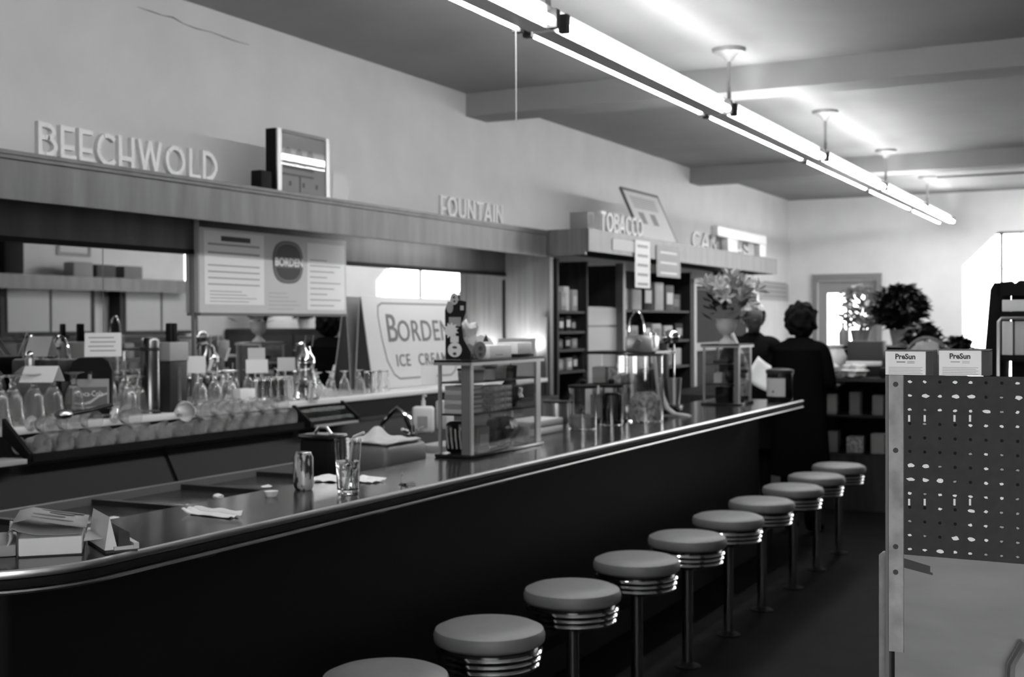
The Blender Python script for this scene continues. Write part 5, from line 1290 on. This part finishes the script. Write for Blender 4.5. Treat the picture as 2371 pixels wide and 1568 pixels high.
# ================================================================== pegboard fixture at the right foreground
GY = 2.2
gx0 = P(2056, 900, y=GY).x; gz1 = P(2056, 869, y=GY).z; gzm = P(2095, 1284, y=GY).z; gx1 = .62
t = thing('pegboard_fixture', 'store fixture back with dark pegboard over plywood and a light edge strip', 'store fixture', (gx0, GY, 0)); o = (gx0, GY, 0)
B(o).box(gx0+.01, gx1, GY+.012, GY+.058, 0, gz1-.002).build('carcass', WDARK, t, smooth=False)
B(o).box(gx0+.01, gx1, GY+.0585, GY+.5, 0, .16).build('plinth', WDARK, t, smooth=False)
for zz in (.5, .85): B(o).box(gx0+.03, gx1, GY+.0585, GY+.36, zz, zz+.02).build('shelf', WDARK, t, smooth=False)
fr = ((0, GY+.0115, 0), (1, 0, 0), (0, 0, 1), (0, -1, 0))
xs0 = P(2092, 900, y=GY).x
zr = P(2361, 1308, y=GY).z; xr = P(2361, 1308, y=GY).x; sl = (zr-gzm)/(xr-xs0)
b = B(o); b.prism([(gx0+.01, gzm), (gx1, gzm+sl*(gx1-xs0)*.35), (gx1, gz1), (gx0+.01, gz1)], .008, fr); b.build('pegboard', PEG, t, smooth=False)
b = B(o); b.prism([(gx0+.01, 0), (gx1, 0), (gx1, gzm+sl*(gx1-xs0)*.35-.001), (gx0+.01, gzm-.001)], .006, fr); b.build('plywood_panel', PLY, t, smooth=False)
zs0 = P(2090, 1510, y=GY).z
B(o).box(gx0+.002, xs0, GY-.004, GY+.0032, zs0, gz1+.0005).build('edge_strip', STRIP, t, smooth=False)
B(o).box(gx0-.004, gx0+.0018, GY-.002, GY+.058, .2, gz1).build('side_strip', INK2, t, smooth=False)
b = B(o)
for py in (890, 1043, 1266, 1325):
    q = P(2074, py, y=GY-.004); disc(b, ((0, GY-.0041, 0), (1, 0, 0), (0, 0, 1), (0, -1, 0)), q.x, q.z, .0045, .001, n=12)
b.build('screw_heads', INK, t)
cols = [2106, 2141, 2175, 2210, 2246, 2283, 2319, 2356]
rows = [884, 916, 948, 981, 1012, 1045, 1079, 1112, 1145, 1178, 1208, 1240, 1272]
CH = ["11.11..1", "12122.o2", "1o1112o1", ".o..1111", "........", "....o1o.", "22o..1oo", "222o.11.", "1o11111o", "..1.21oo", "o...11oo", "1o.221oo", "11211ooo"]
hb, c1, c2, c3 = B(o), B(o), B(o), B(o); rr = random.Random(2)
F_ = ((0, GY+.0034, 0), (1, 0, 0), (0, 0, 1), (0, -1, 0))
step = (P(2356, 1000, y=GY).x-P(2106, 1000, y=GY).x)/7; xh0 = P(2106, 1000, y=GY).x; zh0 = P(2106, 884, y=GY).z; zh1 = P(2106, 1272, y=GY).z
for r_ in range(13):
    for c_ in range(28):
        x, z = xh0+c_*step, zh0+(zh1-zh0)*r_/12
        if x > gx1-.02: continue
        disc(hb, F_, x, z, .0028, .0006, n=10)
        k = CH[r_][c_] if c_ < 8 else rr.choice('1o..2')
        if k == '.': continue
        s = {'1': .0032, '2': .0045, 'o': .0026}[k]; n = 9
        o2, U_, V_, N_ = [Vector(q_) for q_ in F_]
        pts_ = [(x+(.001 if k == '2' else 0)+s*rr.uniform(.7, 1.35)*math.cos(2*PI*i/n)*(1.25 if k == '2' else 1), z+s*.75*rr.uniform(.7, 1.2)*math.sin(2*PI*i/n)) for i in range(n)]
        ({'1': c1, '2': c1, 'o': c2}[k]).prism(pts_, .0005, (o2+N_*.0007, U_, V_, N_))
tag(hb.build('peg_holes', BLACK, t), None, None, kind='stuff'); tag(c1.build('chipped_holes', PAPER, t), None, None, kind='stuff'); tag(c2.build('worn_holes', PAPER3, t), None, None, kind='stuff')
for rowy in (969, 1163):
    for cx_ in (2105, 2141, 2210, 2246):
        q = P(cx_, rowy, y=GY+.002); B(o).box(q.x-.0016, q.x+.0016, GY+.0015, GY+.0033, q.z-.0055, q.z+.0055).build('staple', PAPER, t, smooth=False)
q = P(2130, 1308, y=GY); b = B(o); b.prism([(xs0, q.z+.008), (q.x+.016, q.z-.002), (q.x+.016, q.z-.012), (q.x+.02, q.z-.013), (q.x+.02, q.z-.017), (xs0, q.z-.008)], .0008, ((0, GY+.0054, 0), (1, 0, 0), (0, 0, 1), (0, -1, 0))); b.build('paper_remnant', INK, t, smooth=False)
# outer wooden leg left of the strip
q = P(2048, 1275, y=GY+.06)
tag(B().box(-.0075, .0075, -.02, .02, 0, q.z, .003).build('wooden_upright', STRIP, loc=(gx0-.0125, GY+.04, 0)), 'short wooden upright standing left of the pegboard fixture', 'post')
q = P(2345, 1545, y=GY-.02)
b = B(); b.tube([(-.012, -.0, -.14), (-.004, 0, 0), (.016, 0, .04)], .007, 8)
tag(b.build('metal_hook', STEEL, loc=(q.x, GY-.006, q.z)), 'bright metal hook at the bottom right corner on the plywood', 'hook')
# sunscreen cartons on top
for i, (px0, px1, py0, py1) in enumerate(((2050, 2143, 815, 868), (2174, 2272, 813, 868))):
    a, c = P(px0, py0, y=GY+.005), P(px1, py1, y=GY+.005)
    wd, hh = c.x-a.x, a.z-gz1
    t = thing('sunscreen_carton', 'white %s sunscreen carton headed PreSun on the pegboard fixture' % ['left', 'right'][i], 'carton', (a.x, GY+.005, gz1+.0008), group='sunscreen cartons on the fixture')
    B().box(0, wd, .0005, .05, 0, hh).build('carton_body', PAPER, t, smooth=False)
    B().box(wd+.0002, wd+.012, .004, .05, 0, hh*.98).build('dark_side', INK, t, smooth=False)
    F_ = FY((0, .0004, 0))
    B().box(-.0005, wd+.012, -.0008, .05, hh+.0002, hh+.0022).build('top_edge', INK2, t, smooth=False)
    text('carton_text', 'PreSun', F_, wd*.5, hh*.68, .0125, INK, t, sx=.95, ext=.0002, lift=.0002, align='CENTER', bold=.0004)
    b = B()
    rect(b, F_, wd*.28, wd*.5, hh*.53, hh*.57, .0003, .0002); rect(b, F_, wd*.55, wd*.73, hh*.56, hh*.58, .0003, .0002); rect(b, F_, wd*.55, wd*.73, hh*.5, hh*.52, .0003, .0002)
    b.build('subtitle', INK2 if i == 0 else PAPER3, t, smooth=False)
    b = B()
    for k in range(5): rect(b, F_, wd*.08, wd*(.93-.05*(k % 2)), hh*(.05+.065*k), hh*(.07+.065*k), .0003, .0002)
    b.build('small_print', PAPER3, t, smooth=False)
# black book rack behind it
t = thing('book_rack', 'black rack with a sloped side holding pale packets at the right edge', 'rack', (-.3, 4.6, 0)); RY = 4.6
o = (-.3, RY, 0)
def rx(px, py): q = P(px, py, y=RY); return (q.x, q.z)
fr = ((0, RY, 0), (1, 0, 0), (0, 0, 1), (0, -1, 0))
A = [rx(2275, 880), rx(2282, 790), rx(2293, 670), rx(2302, 655), rx(2345, 655), rx(2380, 650), rx(2500, 655), rx(2520, 880), rx(2316, 880), rx(2316, 690), rx(2440, 690), rx(2440, 720), rx(2318, 720)]
b = B(o); xa, za = rx(2275, 880); 
b.prism([(xa-.02, .1), (xa, za), rx(2293, 670), rx(2302, 655), rx(2318, 655), rx(2313, 880), (rx(2313, 880)[0]-.01, .1)], .35, ((0, RY+.35, 0), (1, 0, 0), (0, 0, 1), (0, -1, 0))); b.build('side_panel', BLACK, t, smooth=False)
b = B(o); b.prism([rx(2318.5, 655), rx(2345, 652), rx(2352, 658), rx(2365, 650), rx(2520, 655), rx(2520, 685), rx(2318.5, 685)], .04, fr); b.build('top_board', BLACK, t, smooth=False)
x0_, x1_ = rx(2319, 700)[0], rx(2520, 700)[0]
for py in (722, 822, 900): 
    z = rx(2330, py)[1]; B(o).box(x0_, x1_, RY-.04, RY+.34, z-.02, z).build('shelf', BLACK, t, smooth=False)
B(o).box(x0_, x1_, RY+.3405, RY+.35, .1, rx(2330, 660)[1]).build('back_board', BLACK, t, smooth=False)
B(o).tube([(rx(2315, 870)[0], RY-.05, rx(2315, 870)[1]), (rx(2316, 745)[0], RY-.05, rx(2316, 745)[1]), (rx(2322, 737)[0], RY-.05, rx(2322, 737)[1]), (rx(2500, 735)[0], RY-.05, rx(2500, 735)[1])], .006, 8).build('wire_rail', STEEL, t)
B(o).box(x0_-.05, x1_, RY+.02, RY+.3, 0, .0995).build('plinth', BLACK, t, smooth=False)
zsh = rx(2330, 822)[1]
for k in range(6): pack('paperback', 'pale paperback on the black rack, %s from the left' % ORD[k], (x0_+.022+.04*k, RY-.02, zsh), (.034, .03, .115), [PAPER, PAPER2, PAPER][k % 3], group='paperbacks on the black rack')
zsh = rx(2330, 722)[1]
for k in range(3): pack('packet', 'pale packet on the top shelf of the black rack, %s from the left' % ORD[k], (x0_+.045+.085*k, RY-.02, zsh), (.08, .03, .04), [PAPER, PAPER, PAPER2][k], group='packets on the black rack')

# ================================================================== the other side of the room (seen in the mirror)
t = thing('opposite_canopy', 'wood canopy along the opposite wall, seen in the mirror', 'canopy', (4.2, 9, 2.05)); o = (4.2, 9, 2.05)
B(o).box(4.2, 4.23, 3.0, 15.0, 2.05, 2.24).build('fascia_board', WOOD, t, smooth=False)
B(o).box(4.2301, XR, 3.0, 15.0, 2.1, 2.12).build('soffit', WDARK, t, smooth=False)
B(o).box(4.2301, XR, 3.0, 15.0, 2.225, 2.24).build('cap_board', WOOD, t, smooth=False)
def mir(px, py, x): q = P(px, py, x=-(2*4.468+x)); return q.y, q.z
zc2 = 2.2405
for i, (p0, p1, py0, m_, h_) in enumerate(((0, 45, 560, BLACK, .5), (160, 205, 605, CARDG, .2), (213, 258, 607, INK, .18), (277, 320, 606, INK2, .18))):
    ya, yb = mir(p0, 620, 4.35)[0], mir(p1, 620, 4.35)[0]
    pack('stock_box', '%s stock box on the opposite canopy, seen in the mirror' % ['tall black', 'pale brown', 'black', 'grey'][i], (4.36, (ya+yb)/2, zc2), (.2, yb-ya, h_), m_, group='stock on the opposite canopy', cat='box')
ya, yb = mir(132, 575, 4.73)[0], mir(210, 575, 4.73)[0]
t = thing('wall_picture', 'thin framed picture on the opposite wall, seen in the mirror', 'picture', (XR-.002, ya, 2.55))
B().box(-.012, 0, 0, yb-ya, 0, .5).build('picture', PAPER2, t, smooth=False)
B().box(-.02, -.0122, 0, .05, 0, .5).box(-.02, -.0122, yb-ya-.05, yb-ya, 0, .5).box(-.02, -.0122, .051, yb-ya-.051, 0, .05).build('frame', MGREY, t, smooth=False)
for i, (p0, p1, n) in enumerate(((15, 212, 2), (290, 452, 2))):
    ya, yb = mir(p0, 700, 4.5)[0], mir(p1, 700, 4.5)[0]
    t = thing('wall_cabinet', '%s pale sliding-door cabinet on the opposite wall' % ['left', 'right'][i], 'cabinet', (4.5, ya, 1.4), group='cabinets on the opposite wall')
    B().box(.02, XR-4.5, -.08, yb-ya+.08, .03, .69).build('cabinet_body', WDARK, t, smooth=False)
    for k in range(n): B().box(0, .0195, (yb-ya)*k/n+.02, (yb-ya)*(k+1)/n-.02, .08, .66).build('sliding_door', LGREY, t, smooth=False)
t = thing('wall_shelving', 'long dark merchandise shelving along the opposite wall', 'shelving', (4.4, 10, 0)); o = (4.4, 10, 0)
B(o).box(XR-.05, XR-.003, 5, 15, 0, 1.38).build('back_board', WDARK, t, smooth=False)
for z in (.2, .55, .9, 1.2): B(o).box(4.25, XR-.0505, 5, 15, z, z+.02).build('shelf', MGREY, t, smooth=False)
rng = random.Random(31)
k = 0
for z in (.92+.0003, 1.22+.0003):
    y = 8.6; i = 0
    while y < 14.8 and i < 18:
        wd = rng.uniform(.2, .36)
        pack('store_packet', 'store packet on the %s opposite shelf, %s from the camera end' % (['third', 'top'][k], ORD[i]), (4.36, y+wd/2, z), (.16, wd*.9, rng.uniform(.1, .22)), rng.choice((PAPER2, PAPER3, CARDG, INK)), group='store packets along the opposite wall')
        y += wd+.02; i += 1
    k += 1
t = thing('gondola', 'dark low shelf gondola in the middle of the shop', 'gondola', (1.9, 9.5, 0)); o = (1.9, 9.5, 0)
B(o).box(1.85, 1.95, 6.5, 12.8, 0, 1.42).build('spine', DGREY, t, smooth=False)
for z in (.15, .5, .85, 1.15): 
    B(o).box(1.55, 1.8495, 6.5, 12.8, z, z+.03).build('shelf', MGREY, t, smooth=False); B(o).box(1.9505, 2.25, 6.5, 12.8, z, z+.03).build('shelf', MGREY, t, smooth=False)
rng = random.Random(33)
for kz, z in enumerate((.8805, 1.1805)):
    for i in range(18):
        pack('store_carton', 'carton on the %s gondola shelf facing the fountain, %s from the camera end' % (['lower', 'upper'][kz], ORD[i]), (1.68, 6.75+.34*i, z), (.16, rng.uniform(.2, .3), rng.uniform(.1, .22)), rng.choice((INK, INK2, CARDG, PAPER3, PAPER2)), group='cartons on the gondola')
t = thing('corner_cabinet', 'dark corner cabinet by the far window, seen in the mirror', 'cabinet', (3.7, 16.5, 0))
B().box(-1.1, 1.0, -.25, .35, 0, 1.5, .01).build('cabinet_body', WDARK, t)
for k in range(3): B().box(-1.05+.68*k, -.42+.68*k, -.27, -.2505, .1, 1.4).build('door', INK, t, smooth=False)
plant('potted_plant', 'dark bushy plant on the corner cabinet, seen in the mirror', (3.3, 16.5, 1.501), .3, .4, 300, 12, pot=.1)
plant('potted_plant', 'pale flowering plant on the corner cabinet, seen in the mirror', (4.2, 16.5, 1.501), .25, .35, 200, 13, leafm=LEAFP, pot=.1)
